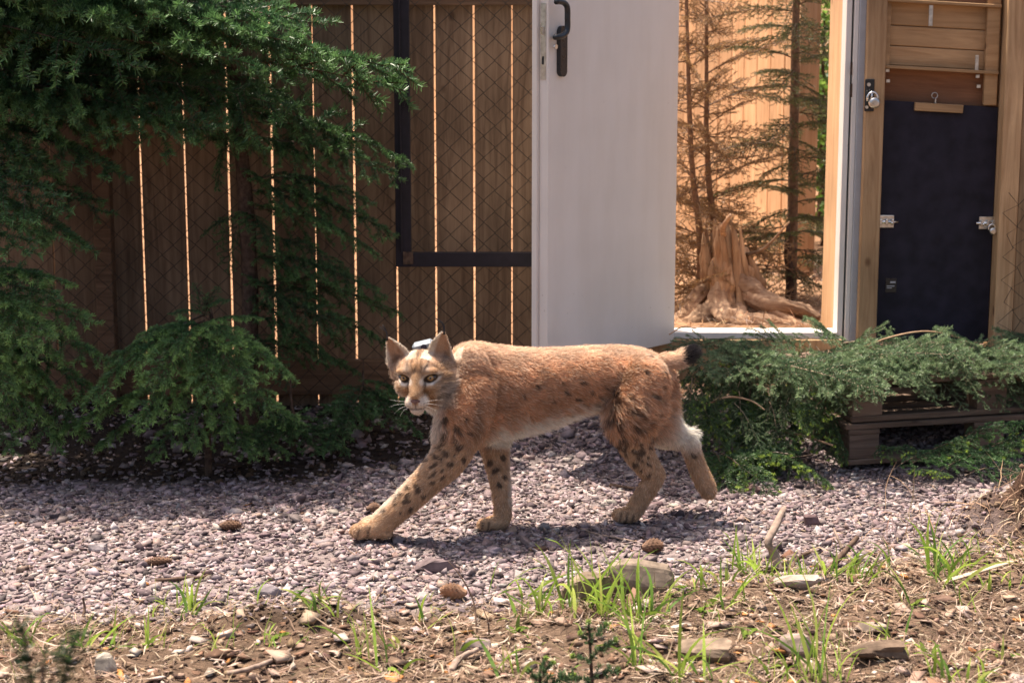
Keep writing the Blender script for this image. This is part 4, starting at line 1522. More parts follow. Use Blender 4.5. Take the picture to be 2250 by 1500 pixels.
def stick(pts, rads, label, mat, seg=9, n=26, name='stick'):
    """pts are (px, py, height above the ground); each stands on the ground below it"""
    out_ = []
    for px, py, h in pts:
        q = G(px, py, h)
        q = Vector((q.x, q.y, tz(q.x, q.y) + h))
        q = G(px, py, q.z)
        out_.append(tuple(q))
    sp = spline([(*p, r_) for p, r_ in zip(out_, rads)], n)
    v, f = tube(sp[:, :3], sp[:, 3], seg)
    v = v + (vnoise(v, 60)[:, None] - .5) * max(rads) * .5
    return tag(obj(name, poly_mesh(name, v, f), mat), label, 'stick')


stick([(1715, 1255, .0), (1700, 1215, .05), (1688, 1190, .09), (1702, 1160, .12), (1722, 1118, .16)], [.014, .013, .012, .013, .010], 'twisted grey brown stick standing up from the grass', M_stick)
stick([(1812, 1262, .0), (1840, 1230, .03), (1866, 1200, .06), (1885, 1178, .08)], [.010, .010, .009, .008], 'dark stick leaning up out of the grass', M_stick2)
stick([(1740, 1250, .0), (1750, 1230, .02), (1768, 1217, .04), (1782, 1212, .05)], [.007, .007, .006, .004], 'short curved dark stick beside the twisted one', M_stick2)
stick([(1905, 1265, 0), (1922, 1238, .02), (1932, 1215, .05)], [.005, .005, .004], 'short thin stick poking out of the grass', M_stick)
stick([(1850, 1205, .02), (1840, 1180, .05), (1832, 1160, .07)], [.005, .005, .004], 'straight thin twig behind the leaning dark stick', M_stick)
stick([(340, 1275, .006), (400, 1270, .012), (440, 1268, .012), (458, 1262, .012)], [.006, .006, .005, .003], 'brown stick lying on sunlit gravel', M_stick2)
stick([(1340, 1066, .008), (1375, 1070, .008), (1405, 1074, .008)], [.007, .007, .006], 'short brown stick on the gravel beside the hind leg', M_stick2)
stick([(1275, 1160, .008), (1310, 1172, .008), (1360, 1182, .008), (1400, 1190, .008)], [.003, .003, .003, .002], 'thin pale twig on the gravel before the hind paw', M_stick)
stick([(1048, 1390, 0), (1040, 1320, .08), (1015, 1270, .14), (985, 1232, .19)], [.003, .0028, .0022, .001], 'thin dark stem leaning over the tan cone', M_stick2)
stick([(1075, 1395, 0), (1072, 1365, .04), (1060, 1330, .08)], [.0028, .0022, .001], 'short thin dark stem beside the leaning one', M_stick2)
stick([(180, 1362, 0), (186, 1335, .03), (182, 1312, .06)], [.005, .004, .003], 'small forked dark twig on the soil edge', M_stick2)
stick([(2050, 1320, .005), (2120, 1300, .01), (2200, 1285, .01), (2260, 1278, .01)], [.005, .005, .004, .004], 'long dark twig lying on the soil by the pale sliver', M_stick2)
stick([(990, 1475, .01), (1005, 1450, .02), (1028, 1436, .03), (1050, 1425, .03)], [.010, .010, .008, .006], 'rotten brown piece of wood on the soil', M_stick)
stick([(500, 1480, .01), (560, 1465, .015), (620, 1440, .015), (640, 1425, .015)], [.007, .007, .006, .004], 'pale crooked stick on the foreground litter', M_stick)
# pale sliver of wood
a, b = G(2075, 1284, .02), G(2225, 1232, .03)
me = box_mesh('wood_sliver', (b - a).length, .018, .006, .002, .001)
o = obj('wood_sliver', me, M_sliver)
o.matrix_basis = Matrix.Translation((a + b) / 2 + Vector((0, 0, tz((a.x + b.x) / 2, (a.y + b.y) / 2) * .7 + .004))) @ Matrix.Rotation(math.atan2(b.y - a.y, b.x - a.x), 4, 'Z')
tag(o, 'pale split sliver of wood lying below the earth mound', 'wood')
# roots hanging out of the earth mound
n = 420
x = rng.normal(1.85, .28, n)
y = rng.normal(5.90, .12, n)
V, F, C = strips(x, y, rng.uniform(.05, .22, n), rng.uniform(.0015, .004, n), pick([(.30, .19, .12), (.20, .12, .08), (.42, .30, .2)], n), rng.uniform(.0, .03, n),
                 rng.normal(.3, .5, n), rng.normal(-.5, .4, n), 5)
o = obj('fine_roots', np_mesh('fine_roots', V, F, C), M_litter)
tag(o, 'fine brown roots hanging from the earth mound', 'roots', kind='stuff')

# ---------------------------------------------------------------- grass
def blades(x, y, length, width, cols, pitch, curl, nseg=6, az=None):
    n = len(x)
    az = rng.random(n) * 2 * np.pi if az is None else az
    p = np.stack([x, y, terrain(x, y) - .004], 1)
    el = pitch.copy()
    tw = rng.random(n) * np.pi
    out_ = []
    for i in range(nseg + 1):
        d = np.stack([np.cos(az) * np.cos(el), np.sin(az) * np.cos(el), np.sin(el)], 1)
        wv = np.cross(d, np.stack([np.cos(tw), np.sin(tw), .3 * np.ones(n)], 1))
        wv /= np.linalg.norm(wv, axis=1)[:, None] + 1e-9
        t = i / nseg
        hw = (width * .5 * (min(1, .55 + 1.3 * t) if t < .4 else 1) * max(.03, (1 - t ** 2.2)))[:, None] * wv
        out_ += [p - hw, p + hw]
        p = p + d * (length / nseg)[:, None]
        el = el - curl * (.4 + 1.2 * t)
    V = np.stack(out_, 1)
    k = 2 * (nseg + 1)
    F = np.concatenate([(np.arange(n) * k)[:, None] + np.array([[2 * i, 2 * i + 1, 2 * i + 3, 2 * i + 2]]) for i in range(nseg)], 1).reshape(-1, 4)
    return V.reshape(-1, 3), F, np.repeat(cols, k, axis=0)


GR = [(.24, .36, .05), (.32, .44, .07), (.15, .27, .05), (.40, .46, .11)]
parts = []
clumps = [(1792, 1495, 3, .26), (837, 1472, 2, .2), (1404, 1485, 3, .24), (1480, 1495, 3, .22), (1300, 1340, 4, .2), (2075, 1255, 4, .2), (1995, 1330, 3, .14), (1650, 1250, 4, .16), (1235, 1340, 3, .2), (240, 1400, 4, .1), (480, 1420, 4, .1), (740, 1370, 4, .1), (1010, 1440, 3, .1),
          (400, 1320, 8, .10), (425, 1330, 9, .12), (355, 1335, 5, .09), (700, 1340, 6, .09), (835, 1465, 5, .17), (790, 1440, 7, .12), (580, 1420, 5, .08), (700, 1370, 7, .09), (560, 1310, 4, .08),
          (330, 1420, 7, .09), (180, 1425, 8, .10), (60, 1420, 8, .10), (20, 1400, 6, .08), (870, 1420, 5, .08), (940, 1350, 5, .09), (1090, 1290, 5, .12), (1160, 1300, 6, .12), (1180, 1340, 7, .10),
          (1240, 1350, 9, .15), (1290, 1330, 10, .16), (1330, 1345, 10, .15), (1370, 1340, 9, .16), (1410, 1350, 12, .17), (1450, 1340, 6, .13), (1400, 1470, 6, .20), (1480, 1490, 7, .17), (1590, 1330, 6, .10),
          (1545, 1300, 6, .11), (1640, 1240, 10, .12), (1660, 1255, 10, .10), (1600, 1280, 6, .10), (1730, 1265, 12, .08), (1770, 1260, 14, .08), (1830, 1250, 16, .10), (1880, 1255, 12, .09), (1920, 1260, 9, .08),
          (1950, 1240, 6, .08), (2060, 1260, 12, .16), (2075, 1280, 10, .14), (2110, 1240, 7, .10), (2125, 1330, 4, .12), (2170, 1290, 5, .07), (1790, 1490, 7, .22), (1770, 1480, 6, .18), (1850, 1480, 5, .10),
          (1960, 1440, 6, .12), (2080, 1490, 9, .10), (2150, 1490, 10, .10), (2220, 1440, 6, .08), (1700, 1490, 6, .10), (1560, 1480, 5, .12), (1130, 1490, 6, .12), (1140, 1360, 5, .09), (1960, 1380, 5, .09), (2230, 1280, 5, .1), (640, 1310, 4, .07)]
for (px, py, nb, ln) in clumps:
    g = G(px, py, .02)
    n = nb
    x = g.x + rng.normal(0, .022, n)
    y = g.y + rng.normal(0, .022, n)
    parts.append(blades(x, y, ln * 1.25 * rng.uniform(.5, 1.3, n), rng.uniform(.005, .0125, n), pick(GR, n, None, .15), rng.normal(1.15, .32, n), rng.uniform(.02, .34, n)))
n = 4200            # short scattered blades
x = rng.uniform(-2, 2.2, n)
y = rng.uniform(4.3, 6.2, n)
dn = vnoise(np.stack([x, y, 0 * x], 1), 2.4)
keep = (y < soil_line(x) + .05 + rng.normal(0, .05, n)) & (dn > .42) & (rng.random(n) < .3 + .4 * smooth(-.2, .6, x))
x, y = x[keep], y[keep]
n = len(x)
parts.append(blades(x, y, rng.uniform(.02, .085, n), rng.uniform(.002, .005, n), pick(GR, n, None, .2), rng.normal(1.0, .35, n), rng.uniform(.0, .3, n)))
n = 900             # dry straw blades between them
x = rng.uniform(-2, 2.2, n)
y = rng.uniform(4.3, 6.2, n)
keep = (y < soil_line(x) + rng.normal(0, .05, n))
x, y = x[keep], y[keep]
n = len(x)
parts.append(blades(x, y, rng.uniform(.04, .14, n), rng.uniform(.0015, .003, n), pick([(.45, .36, .2), (.36, .27, .15), (.5, .43, .27)], n, None, .2), rng.normal(.5, .4, n), rng.uniform(.0, .35, n)))
# small broad leaved weeds
for (px, py) in ((1200, 1300), (1190, 1345), (1135, 1380), (1545, 1330), (1570, 1320), (320, 1410), (610, 1400), (1480, 1370), (1640, 1390), (2040, 1440), (1500, 1300), (2010, 1330), (1690, 1460)):
    g = G(px, py, .02)
    n = 7
    parts.append(blades(g.x + rng.normal(0, .006, n), g.y + rng.normal(0, .006, n), rng.uniform(.03, .055, n), rng.uniform(.012, .02, n), pick([(.20, .30, .05), (.26, .36, .07)], n), rng.normal(.7, .25, n), rng.uniform(.1, .3, n)))
off_ = 0
VV, FF, CC = [], [], []
for v, f, c in parts:
    VV.append(v)
    FF.append(f + off_)
    CC.append(c)
    off_ += len(v)
o = obj('grass', np_mesh('grass', np.vstack(VV), np.vstack(FF), np.vstack(CC), True), M_blade)
tag(o, 'bright green grass blades and weeds growing through the foreground litter', 'grass', kind='stuff')

# ---------------------------------------------------------------- spruce seedlings in the foreground
SEED = [bough_mesh('seedling_shoot', 90 + i, .10, .05, 3, .5, 2200, .0, nlen=.016, nwid=.0026, hang=0.0, subs=False, old=np.array([.06, .11, .05]), new=np.array([.14, .22, .09])) for i in range(2)]
DARKS = [bough_mesh('dark_shoot', 95 + i, .12, .05, 1, .3, 1500, .0, nlen=.017, nwid=.0022, hang=0.0, subs=False, old=np.array([.02, .05, .018]), new=np.array([.035, .075, .025])) for i in range(2)]


def seedling(px, py, top, tips, mesh, label, Y=None, buds=True):
    g = G(px, py, .02)
    if Y:
        g = P(px, py, Y)
    b_ = Vector((g.x, g.y, tz(g.x, g.y) - .01))
    T = empty('spruce_seedling', b_, label, 'seedling')
    tp = P(px + top[0], py + top[1], g.y)
    v, f = tube([tuple(b_.lerp(tp, t)) for t in np.linspace(0, 1, 8)], np.linspace(.006, .003, 8), 8)
    obj('stem', poly_mesh('stem', v, f), M_bark, T)
    for (dx, dy, dyy, tt) in tips:
        a_ = b_.lerp(tp, tt)
        e_ = P(px + dx, py + dy, g.y + dyy)
        place(mesh[rc.randrange(2)], 'shoot', a_, e_, rc.uniform(-1, 1), T)
        if buds:
            q = rng.normal(0, 1, (60, 3))
            q /= np.linalg.norm(q, axis=1)[:, None]
            s_ = .008
            c_ = np.array(e_)
            d2 = np.cross(q, rng.normal(0, 1, (60, 3)))
            d2 /= np.linalg.norm(d2, axis=1)[:, None]
            V = np.stack([c_ - d2 * .0012, c_ + d2 * .0012, c_ + q * s_ + d2 * .0006, c_ + q * s_ - d2 * .0006], 1) if False else \
                np.stack([c_ + 0 * q - d2 * .0014, c_ + d2 * .0014, c_ + q * s_ + d2 * .0009, c_ + q * s_ - d2 * .0009], 1)
            obj('bud', np_mesh('bud', V.reshape(-1, 3), np.arange(240).reshape(-1, 4), np.tile(np.array([.30, .40, .09]), (240, 1))), M_blade, T)
    return T


seedling(1303, 1530, (-8, -145), ((-45, -90, -.02, .55), (50, -125, .0, .6), (-28, -140, .0, .8), (30, -160, .01, .8), (-10, -165, 0, .92), (-60, -40, -.03, .3), (55, -60, .02, .4)), SEED,
         'small dark spruce seedling with pale buds in the foreground soil')
seedling(1190, 1540, (-4, -60), ((-30, -70, 0, .6), (25, -85, 0, .8), (70, -60, -.02, .5), (-60, -30, -.02, .4), (10, -95, 0, .95)), SEED,
         'tiny spruce seedling with bright green buds beside the grass')
seedling(90, 1640, (2, -180), ((-38, -265, 0, .86), (82, -250, .02, .84), (12, -215, .01, .97)), DARKS,
         'dark blurred spruce shoot rising close to the viewer', 2.5, False)

# ---------------------------------------------------------------- the lynx
PXM = 650.0
LB = P(1180, 1150, 6.03)
LB.z = 0
lynx = empty('lynx', LB, 'reddish brown spotted lynx walking across the gravel, looking at the viewer', 'lynx')
pieces = []


def add_piece(v, f):
    pieces.append((np.asarray(v, float), [list(map(int, q)) for q in f]))


def chain(st, n=30, seg=20, flat=None):
    """limb through stations (px, py, Y, radius in px[, flatten across depth])"""
    rows = []
    for s in st:
        p = P(s[0], s[1], s[2])
        rows.append((*p, s[3] / PXM * (.91 if s[1] > 955 else 1.0), s[4] if len(s) > 4 else 1.0))
    sp = spline(rows, n)
    pts, rad, fl = sp[:, :3], np.maximum(sp[:, 3], .003), sp[:, 4]
    # round the ends
    t, u, v = frames(pts)
    head = [pts[0] - t[0] * rad[0] * k for k in (.95, .8, .5)]
    tail = [pts[-1] + t[-1] * rad[-1] * k for k in (.5, .8, .95)]
    hr = [rad[0] * k for k in (.25, .6, .86)]
    tr = [rad[-1] * k for k in (.86, .6, .25)]
    pts = np.vstack([head, pts, tail])
    rad = np.concatenate([hr, rad, tr])
    fl = np.concatenate([[fl[0]] * 3, fl, [fl[-1]] * 3])
    add_piece(*tube(pts, rad, seg, True, fl))


def blob(c, r, rot=None, sub=3):
    bm = bmesh.new()
    bmesh.ops.create_icosphere(bm, subdivisions=sub, radius=1)
    V = np.array([v.co[:] for v in bm.verts]) * np.array(r)
    F = [[v.index for v in f.verts] for f in bm.faces]
    bm.free()
    if rot is not None:
        V = V @ np.array(rot).T
    add_piece(V + np.array(c), F)


def pblob(px, py, Y, rx, rz, ry):
    blob(P(px, py, Y), (rx / PXM, ry / PXM, rz / PXM))


# torso: stations (px, top, bottom, Y of the middle, half width in px)
TOR = [(966, 850, 935, 5.95, 26), (982, 818, 962, 5.955, 46), (1006, 782, 978, 5.965, 64), (1040, 758, 982, 5.98, 74), (1085, 761, 968, 6.0, 78), (1150, 768, 950, 6.03, 78), (1220, 768, 926, 6.06, 74),
       (1290, 764, 900, 6.09, 71), (1345, 763, 886, 6.11, 70), (1400, 767, 890, 6.13, 70), (1440, 782, 892, 6.15, 60), (1464, 802, 886, 6.16, 44), (1474, 825, 868, 6.165, 22)]
sp = spline([(a, b, c, d, e_) for a, b, c, d, e_ in TOR], 46)
V, seg = [], 30
for (px, tp, bt, Y, hwd) in sp:
    ctr = P(px, (tp + bt) / 2, Y)
    hz = abs(P(px, tp, Y).z - P(px, bt, Y).z) / 2
    for k in range(seg):
        a = 2 * math.pi * k / seg
        ca, sa = math.cos(a), math.sin(a)
        e2 = 1 - .12 * max(0, -sa)            # narrower keel
        V.append((ctr.x + .22 * ca * hwd / PXM, ctr.y + ca * hwd / PXM * e2 * (1.0 if abs(sa) < .7 else .96), ctr.z + sa * hz))
F = []
m = len(sp)
for i in range(m - 1):
    for k in range(seg):
        q = (k + 1) % seg
        F.append((i * seg + k, i * seg + q, (i + 1) * seg + q, (i + 1) * seg + k))
F.append(tuple(range(seg))[::-1])
F.append(tuple((m - 1) * seg + k for k in range(seg)))
add_piece(V, F)
# shoulder blades, haunches, neck
pblob(1030, 840, 5.905, 50, 80, 36)
pblob(1044, 800, 5.97, 62, 46, 38)
pblob(1405, 850, 6.06, 66, 72, 38)
pblob(1430, 850, 6.20, 60, 66, 34)
chain([(1015, 855, 5.97, 78), (985, 845, 5.94, 70), (958, 832, 5.90, 56), (938, 826, 5.87, 46)], 16, 24)
chain([(990, 945, 5.93, 32), (990, 905, 5.915, 35), (990, 865, 5.90, 40)], 12, 20)
# near front leg, reaching forward
chain([(1035, 860, 5.905, 56), (1018, 915, 5.885, 56), (1003, 968, 5.875, 50), (982, 1010, 5.87, 43), (950, 1045, 5.865, 36), (912, 1082, 5.862, 32.5), (878, 1114, 5.86, 30), (850, 1140, 5.86, 29), (832, 1155, 5.86, 28)], 40, 22)
pblob(822, 1157, 5.86, 34, 24, 30)
for dx, dy, dz_ in ((793, 1168, -.030), (787, 1169, -.011), (791, 1170, .010), (799, 1169, .028)):
    pblob(dx, dy - 2, 5.86 + dz_ * 1.15, 18, 17, 11)
pblob(845, 1168, 5.86, 18, 14, 22)
# far front leg, upright
chain([(1082, 925, 6.08, 40), (1086, 975, 6.07, 36), (1093, 1020, 6.05, 28), (1100, 1065, 6.02, 23), (1104, 1105, 6.005, 20.5), (1105, 1138, 6.0, 20)], 26, 20)
pblob(1090, 1148, 5.995, 26, 16, 23)
for dx, dz_ in ((1068, -.026), (1063, -.009), (1065, .009), (1071, .024)):
    pblob(dx, 1152, 5.995 + dz_ * 1.15, 15, 14, 9.5)
# near hind leg
chain([(1408, 840, 6.07, 62), (1396, 885, 6.06, 64), (1388, 925, 6.055, 55), (1392, 962, 6.055, 44), (1406, 998, 6.06, 35), (1424, 1026, 6.065, 29), (1436, 1046, 6.07, 25), (1424, 1072, 6.07, 22), (1406, 1100, 6.07, 21), (1394, 1122, 6.07, 20.5)], 42, 22)
pblob(1446, 1042, 6.07, 15, 17, 14)
pblob(1382, 1130, 6.068, 27, 16, 23)
for dx, dz_ in ((1364, -.026), (1360, -.009), (1362, .009), (1367, .024)):
    pblob(dx, 1132, 6.068 + dz_ * 1.15, 15, 15, 9.5)
# far hind leg, lifted behind
chain([(1425, 865, 6.19, 56), (1435, 912, 6.2, 52), (1458, 945, 6.21, 40), (1488, 962, 6.22, 29), (1510, 972, 6.22, 24.5), (1523, 1000, 6.22, 21.5), (1535, 1032, 6.22, 21), (1549, 1062, 6.22, 22), (1556, 1078, 6.22, 20)], 38, 20)
pblob(1515, 958, 6.22, 15, 15, 13)
# tail
chain([(1440, 802, 6.16, 22), (1465, 794, 6.17, 17), (1488, 791, 6.175, 16.5), (1508, 782, 6.18, 16.5), (1522, 774, 6.185, 14)], 18, 16)

# head, in its own frame: x to the picture's right, y out of the face, z up; lengths in px
yawh, pith, rollh = R(7), R(5), R(-2)
hr_ = Vector((math.cos(yawh), -math.sin(yawh), 0))
hf = Vector((-math.sin(yawh) * math.cos(pith), -math.cos(yawh) * math.cos(pith), -math.sin(pith)))
hu = hr_.cross(hf)
if hu.z < 0:
    hu = -hu
hr2 = hr_ * math.cos(rollh) - hu * math.sin(rollh)
hu2 = hu * math.cos(rollh) + hr_ * math.sin(rollh)
RH = Matrix((hr2, hf, hu2)).transposed()
EYEMID = P(915.5, 832, 5.80)
HO = EYEMID - RH @ (Vector((0, 44, 0)) / PXM)


def H(x, y, z):
    return HO + RH @ (Vector((x, y, z)) / PXM)


def hblob(c, r, sub=3):
    blob(H(*c), [k / PXM for k in r], RH, sub)


def hchain(st, n=16, seg=18):
    rows = [(*H(*s[:3]), s[3] / PXM) for s in st]
    s_ = spline(rows, n)
    add_piece(*tube(s_[:, :3], s_[:, 3], seg))


hblob((0, -14, -1), (55, 58, 45))                 # cranium
hblob((0, 14, 14), (40, 34, 26))                 # forehead
hblob((-26, 8, -20), (22, 34, 26))               # cheeks
hblob((27, 8, -22), (22, 34, 27))
hblob((0, 10, -35), (28, 40, 27))                # jaw
hchain([(0, 20, 20, 20), (0, 38, 3, 16), (0, 56, -20, 14.5), (0, 72, -37, 12)])     # bridge of the nose
hblob((0, 51, -45), (26, 26, 19))                # muzzle
hblob((-11, 63, -48), (13.5, 13, 10.5))
hblob((11, 63, -48), (13.5, 13, 10.5))
hblob((0, 58, -63), (15, 15, 9.5))            # chin
hblob((-27, 34, 15), (18, 11, 7))                # brows
hblob((27, 34, 15), (18, 11, 7))
hblob((-27, 42, -18), (16, 12, 8))               # below the eyes
hblob((27, 42, -18), (16, 12, 8))
hblob((46, -18, -22), (19, 32, 42))              # ruff
hblob((-38, -20, -8), (14, 26, 24))


def ear(base_in, base_out, tip, back, bulge):
    """cupped ear: an outline swept from the base to the tip, hollow in front"""
    a, b, t = Vector(base_in), Vector(base_out), Vector(tip)
    nu, nv_ = 17, 15
    fr_, bk = [], []
    for j in range(nv_):
        s = j / (nv_ - 1)
        w_ = (1 - s ** 2.2) ** .72 * (1 + .26 * math.sin(math.pi * min(1, s * 1.25)))
        mid = (a + b) / 2
        c = mid.lerp(t, s)
        half = (b - a) / 2 * w_ + Vector((0, 0, 0))
        for i in range(nu):
            q = -1 + 2 * i / (nu - 1)
            p = c + half * q
            d = bulge * (1 - q * q) * (1 - s) ** .6
            p = p + Vector((0, -d, 0))
            th = 3.4 * (1 - .35 * abs(q)) * (1 - .4 * s)
            fr_.append(H(p.x, p.y + th * .5, p.z))
            bk.append(H(p.x, p.y - th, p.z))
    V = [tuple(v) for v in fr_ + bk]
    F = []
    n0 = nu * nv_
    for j in range(nv_ - 1):
        for i in range(nu - 1):
            k = j * nu + i
            F.append((k, k + 1, k + nu + 1, k + nu))
            F.append((n0 + k, n0 + k + nu, n0 + k + nu + 1, n0 + k + 1))
    for j in range(nv_ - 1):
        for i in (0, nu - 1):
            k = j * nu + i
            F.append((k, k + nu, n0 + k + nu, n0 + k) if i == 0 else (k, n0 + k, n0 + k + nu, k + nu))
    for i in range(nu - 1):
        F.append((i, n0 + i, n0 + i + 1, i + 1))
        k = (nv_ - 1) * nu + i
        F.append((k, k + 1, n0 + k + 1, n0 + k))
    add_piece(V, F)


EAR_L = ((-17, -4, 20), (-57, -12, -14), (-70, -14, 76))
EAR_R = ((19, -4, 19), (66, -12, -16), (54, -14, 88))
ear(*EAR_L, 0, 21)
ear(*EAR_R, 0, 23)

# weld all of it into one skin
VV, FF, off_ = [], [], 0
for v, f in pieces:
    VV.append(v)
    FF += [[i + off_ for i in q] for q in f]
    off_ += len(v)
src = poly_mesh('lynx_source', np.vstack(VV), FF, True)
bmx = bmesh.new()
bmx.from_mesh(src)
bmesh.ops.recalc_face_normals(bmx, faces=bmx.faces[:])
bmx.to_mesh(src)
bmx.free()
tmp = bpy.data.objects.new('lynx_source', src)
COL.objects.link(tmp)
rm = tmp.modifiers.new('weld', 'REMESH')
rm.mode = 'VOXEL'
rm.voxel_size = .0036
rm.use_smooth_shade = True
dg = bpy.context.evaluated_depsgraph_get()
dg.update()
me = bpy.data.meshes.new_from_object(tmp.evaluated_get(dg))
bpy.data.objects.remove(tmp)
nV = len(me.vertices)
co = np.empty(nV * 3, np.float32)
me.vertices.foreach_get('co', co)
co = co.reshape(-1, 3).astype(float)
ed = np.empty(len(me.edges) * 2, np.int32)
me.edges.foreach_get('vertices', ed)
ed = ed.reshape(-1, 2)
deg = np.bincount(ed.ravel(), minlength=nV)[:, None].astype(float)


def to_head(c):
    return (c - np.array(HO)) @ np.array(RH) * PXM


def to_px(c):
    d = c - np.array(C0)
    dep = d @ np.array(FWD)
    return 1125 + FPX * d[:, 0] / dep, 750 - FPX * (d @ np.array(UP)) / dep


def lap(vals, k=1):
    s = np.zeros_like(vals)
    np.add.at(s, ed[:, 0], vals[ed[:, 1]])
    np.add.at(s, ed[:, 1], vals[ed[:, 0]])
    return s / np.maximum(deg, 1)


hl = to_head(co)
inhead = (1 - smooth(70, 110, np.linalg.norm(hl - np.array([0, 0, 10]), axis=1)))
px_, py_ = to_px(co)
paw = smooth(1095, 1135, py_)
wsm = np.clip(1 - .88 * inhead, 0, 1) * (1 - .85 * paw)
for it in range(60):           # alternate in and out, so that nothing shrinks
    co = co + .5 * wsm[:, None] * (lap(co) - co)
    co = co - .515 * wsm[:, None] * (lap(co) - co)
for it in range(6):
    co = co + .5 * wsm[:, None] * (lap(co) - co)
for it in range(3):
    co = co + .35 * (lap(co) - co) * (1 - .6 * (hl[:, 2] > 40))[:, None]
me.vertices.foreach_set('co', co.astype(np.float32).ravel())
me.update()

# ---- coat colours: a function of the place on the animal
hl = to_head(co)
px_, py_ = to_px(co)
inhead = 1 - smooth(0, 1, (np.abs(hl[:, 0] - 5) / 78) ** 4 + (np.clip(-hl[:, 1] - 5, 0, None) / 28) ** 2 + (np.clip(-hl[:, 2] - 62, 0, None) / 14) ** 2)
nrm = np.empty(nV * 3, np.float32)
me.vertices.foreach_get('normal', nrm)
nrm = nrm.reshape(-1, 3)

RUST, TAN, GREYB, WHITE, DARK = (np.array(c) for c in ((.61, .33, .18), (.55, .36, .22), (.74, .52, .37), (.90, .84, .76), (.055, .034, .026)))


def coat(c, nr):
    """colour at surface points c (n,3) with normals nr, as seen on the animal from either side"""
    x, y = to_px(c)
    h = to_head(c)
    ih = 1 - smooth(0, 1, (np.abs(h[:, 0] - 5) / 78) ** 4 + (np.clip(-h[:, 1] - 5, 0, None) / 28) ** 2 + (np.clip(-h[:, 2] - 62, 0, None) / 14) ** 2)
    n1 = vnoise(c, 28)
    n2 = vnoise(c, 70)
    n3 = vnoise(c * np.array([1, 1, 2.2]), 45)
    k = lambda w_: w_[:, None]
    # back paler and greyer, flanks rusty, legs tan
    top = np.interp(x, [t[0] for t in TOR], [t[1] for t in TOR])
    bot = np.interp(x, [t[0] for t in TOR], [t[2] for t in TOR])
    v = (y - top) / (bot - top)
    col = RUST * k(1 - smooth(.0, .3, .32 - v)) + GREYB * k(smooth(.0, .3, .32 - v))
    n4 = vnoise(c * np.array([.35, 1, 1.]), 60)
    col = col * k(.74 + .40 * n1) * k(.78 + .44 * n4)
    leg = np.maximum(smooth(930, 1010, y), smooth(.9, 1.15, v) * (x < 1070))
    col = col * k(1 - leg) + TAN * k(leg) * k(.72 + .3 * n2 + .28 * n4)
    # haunch: shade of the hollow painted darker, running down and forward
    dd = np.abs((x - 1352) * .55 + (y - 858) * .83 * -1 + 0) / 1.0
    fold_shade = np.exp(-((x - 1372 + (y - 825) * .55) / 20) ** 2) * smooth(785, 815, y) * (1 - smooth(850, 890, y))
    col = col * k(1 - .38 * fold_shade)
    fold_shade2 = np.exp(-((x - 1052 - (870 - y) * .10) / 9) ** 2) * smooth(850, 890, y) * (1 - smooth(945, 975, y))  # crease behind the foreleg, its shade painted in too
    col = col * k(1 - .40 * fold_shade2)
    # white belly and inner legs
    line = np.interp(x, [1040, 1075, 1120, 1200, 1290, 1330, 1350], [985, 940, 925, 906, 880, 872, 880])
    belly = smooth(-6, 26, y - line + (n2 - .5) * 26) * smooth(1050, 1085, x) * (1 - smooth(1318, 1345, x)) * (1 - smooth(975, 990, y))
    far = smooth(6.10, 6.20, c[:, 1]) * (x > 1340)
    inner = far * smooth(880, 910, y) * (1 - smooth(965, 1015, y + (x - 1500) * .2))
    chest_rim_light = (1 - smooth(-12, 20, x - np.interp(y, [860, 900, 960, 1000, 1100, 1160], [974, 968, 962, 938, 858, 790]) + (n2 - .5) * 10)) * smooth(872, 892, y) * (1 - smooth(1120, 1150, y)) * (x < 1000)  # rim light painted white along the chest and foreleg front
    far_f = smooth(1112, 1122, x) * (x < 1140) * smooth(965, 985, y) * (1 - smooth(1085, 1125, y))
    wht = np.clip(np.maximum.reduce([belly, inner, chest_rim_light * .9, far_f * .8]), 0, 1)
    col = col * k(1 - wht) + WHITE * k(wht) * k(.9 + .15 * n2)
    # spots
    sx = c * 0
    spot = np.zeros(len(c))
    for (qx, qy, r_) in SPOTS:
        r_ = r_ * .80
        th = .6 + 1.7 * math.sin(qx * 1.7 + qy)
        cx_, sx_ = math.cos(th), math.sin(th)
        fx = .75 + .45 * abs(math.sin(qx * 3.1))
        e_ = np.hypot(((x - qx) * cx_ + (y - qy) * sx_) * fx, ((y - qy) * cx_ - (x - qx) * sx_)) + (n2 - .5) * 9 + (n4 - .5) * 4
        spot = np.maximum(spot, 1 - smooth(r_ * .65, r_ * 1.2, e_))
    spot *= (1 - .75 * wht) * (1 - ih)
    spot = np.clip(spot * (.85 + .4 * n1), 0, 1)
    col = col * k(1 - .84 * spot) + DARK * k(.84 * spot)
    for (ax_, ay_, bx_, by_) in ((812, 1158, 806, 1190), (790, 1163, 784, 1190), (1062, 1148, 1058, 1168), (1075, 1148, 1072, 1168), (1366, 1126, 1362, 1150), (1379, 1126, 1376, 1150), (1393, 1132, 1390, 1150)):
        t_ = np.clip(((x - ax_) * (bx_ - ax_) + (y - ay_) * (by_ - ay_)) / ((bx_ - ax_) ** 2 + (by_ - ay_) ** 2), 0, 1)
        gr = np.exp(-(np.hypot(x - ax_ - t_ * (bx_ - ax_), y - ay_ - t_ * (by_ - ay_)) / 2.6) ** 2)
        col = col * k(1 - .75 * gr) + DARK * k(.75 * gr)  # grooves between the toes, their shade painted as dark strokes
    # tail tip
    tip = smooth(1494, 1504, x + (n2 - .5) * 14 - (y - 780) * .25) * (y < 830)
    col = col * k(1 - tip) + np.array([.012, .010, .013]) * k(tip)
    # ------- head
    hc = TAN * k(.66 + .32 * n2) * np.array([1.0, .95, .88])
    X, Yf, Z = h[:, 0], h[:, 1], h[:, 2]
    ax = np.abs(X)
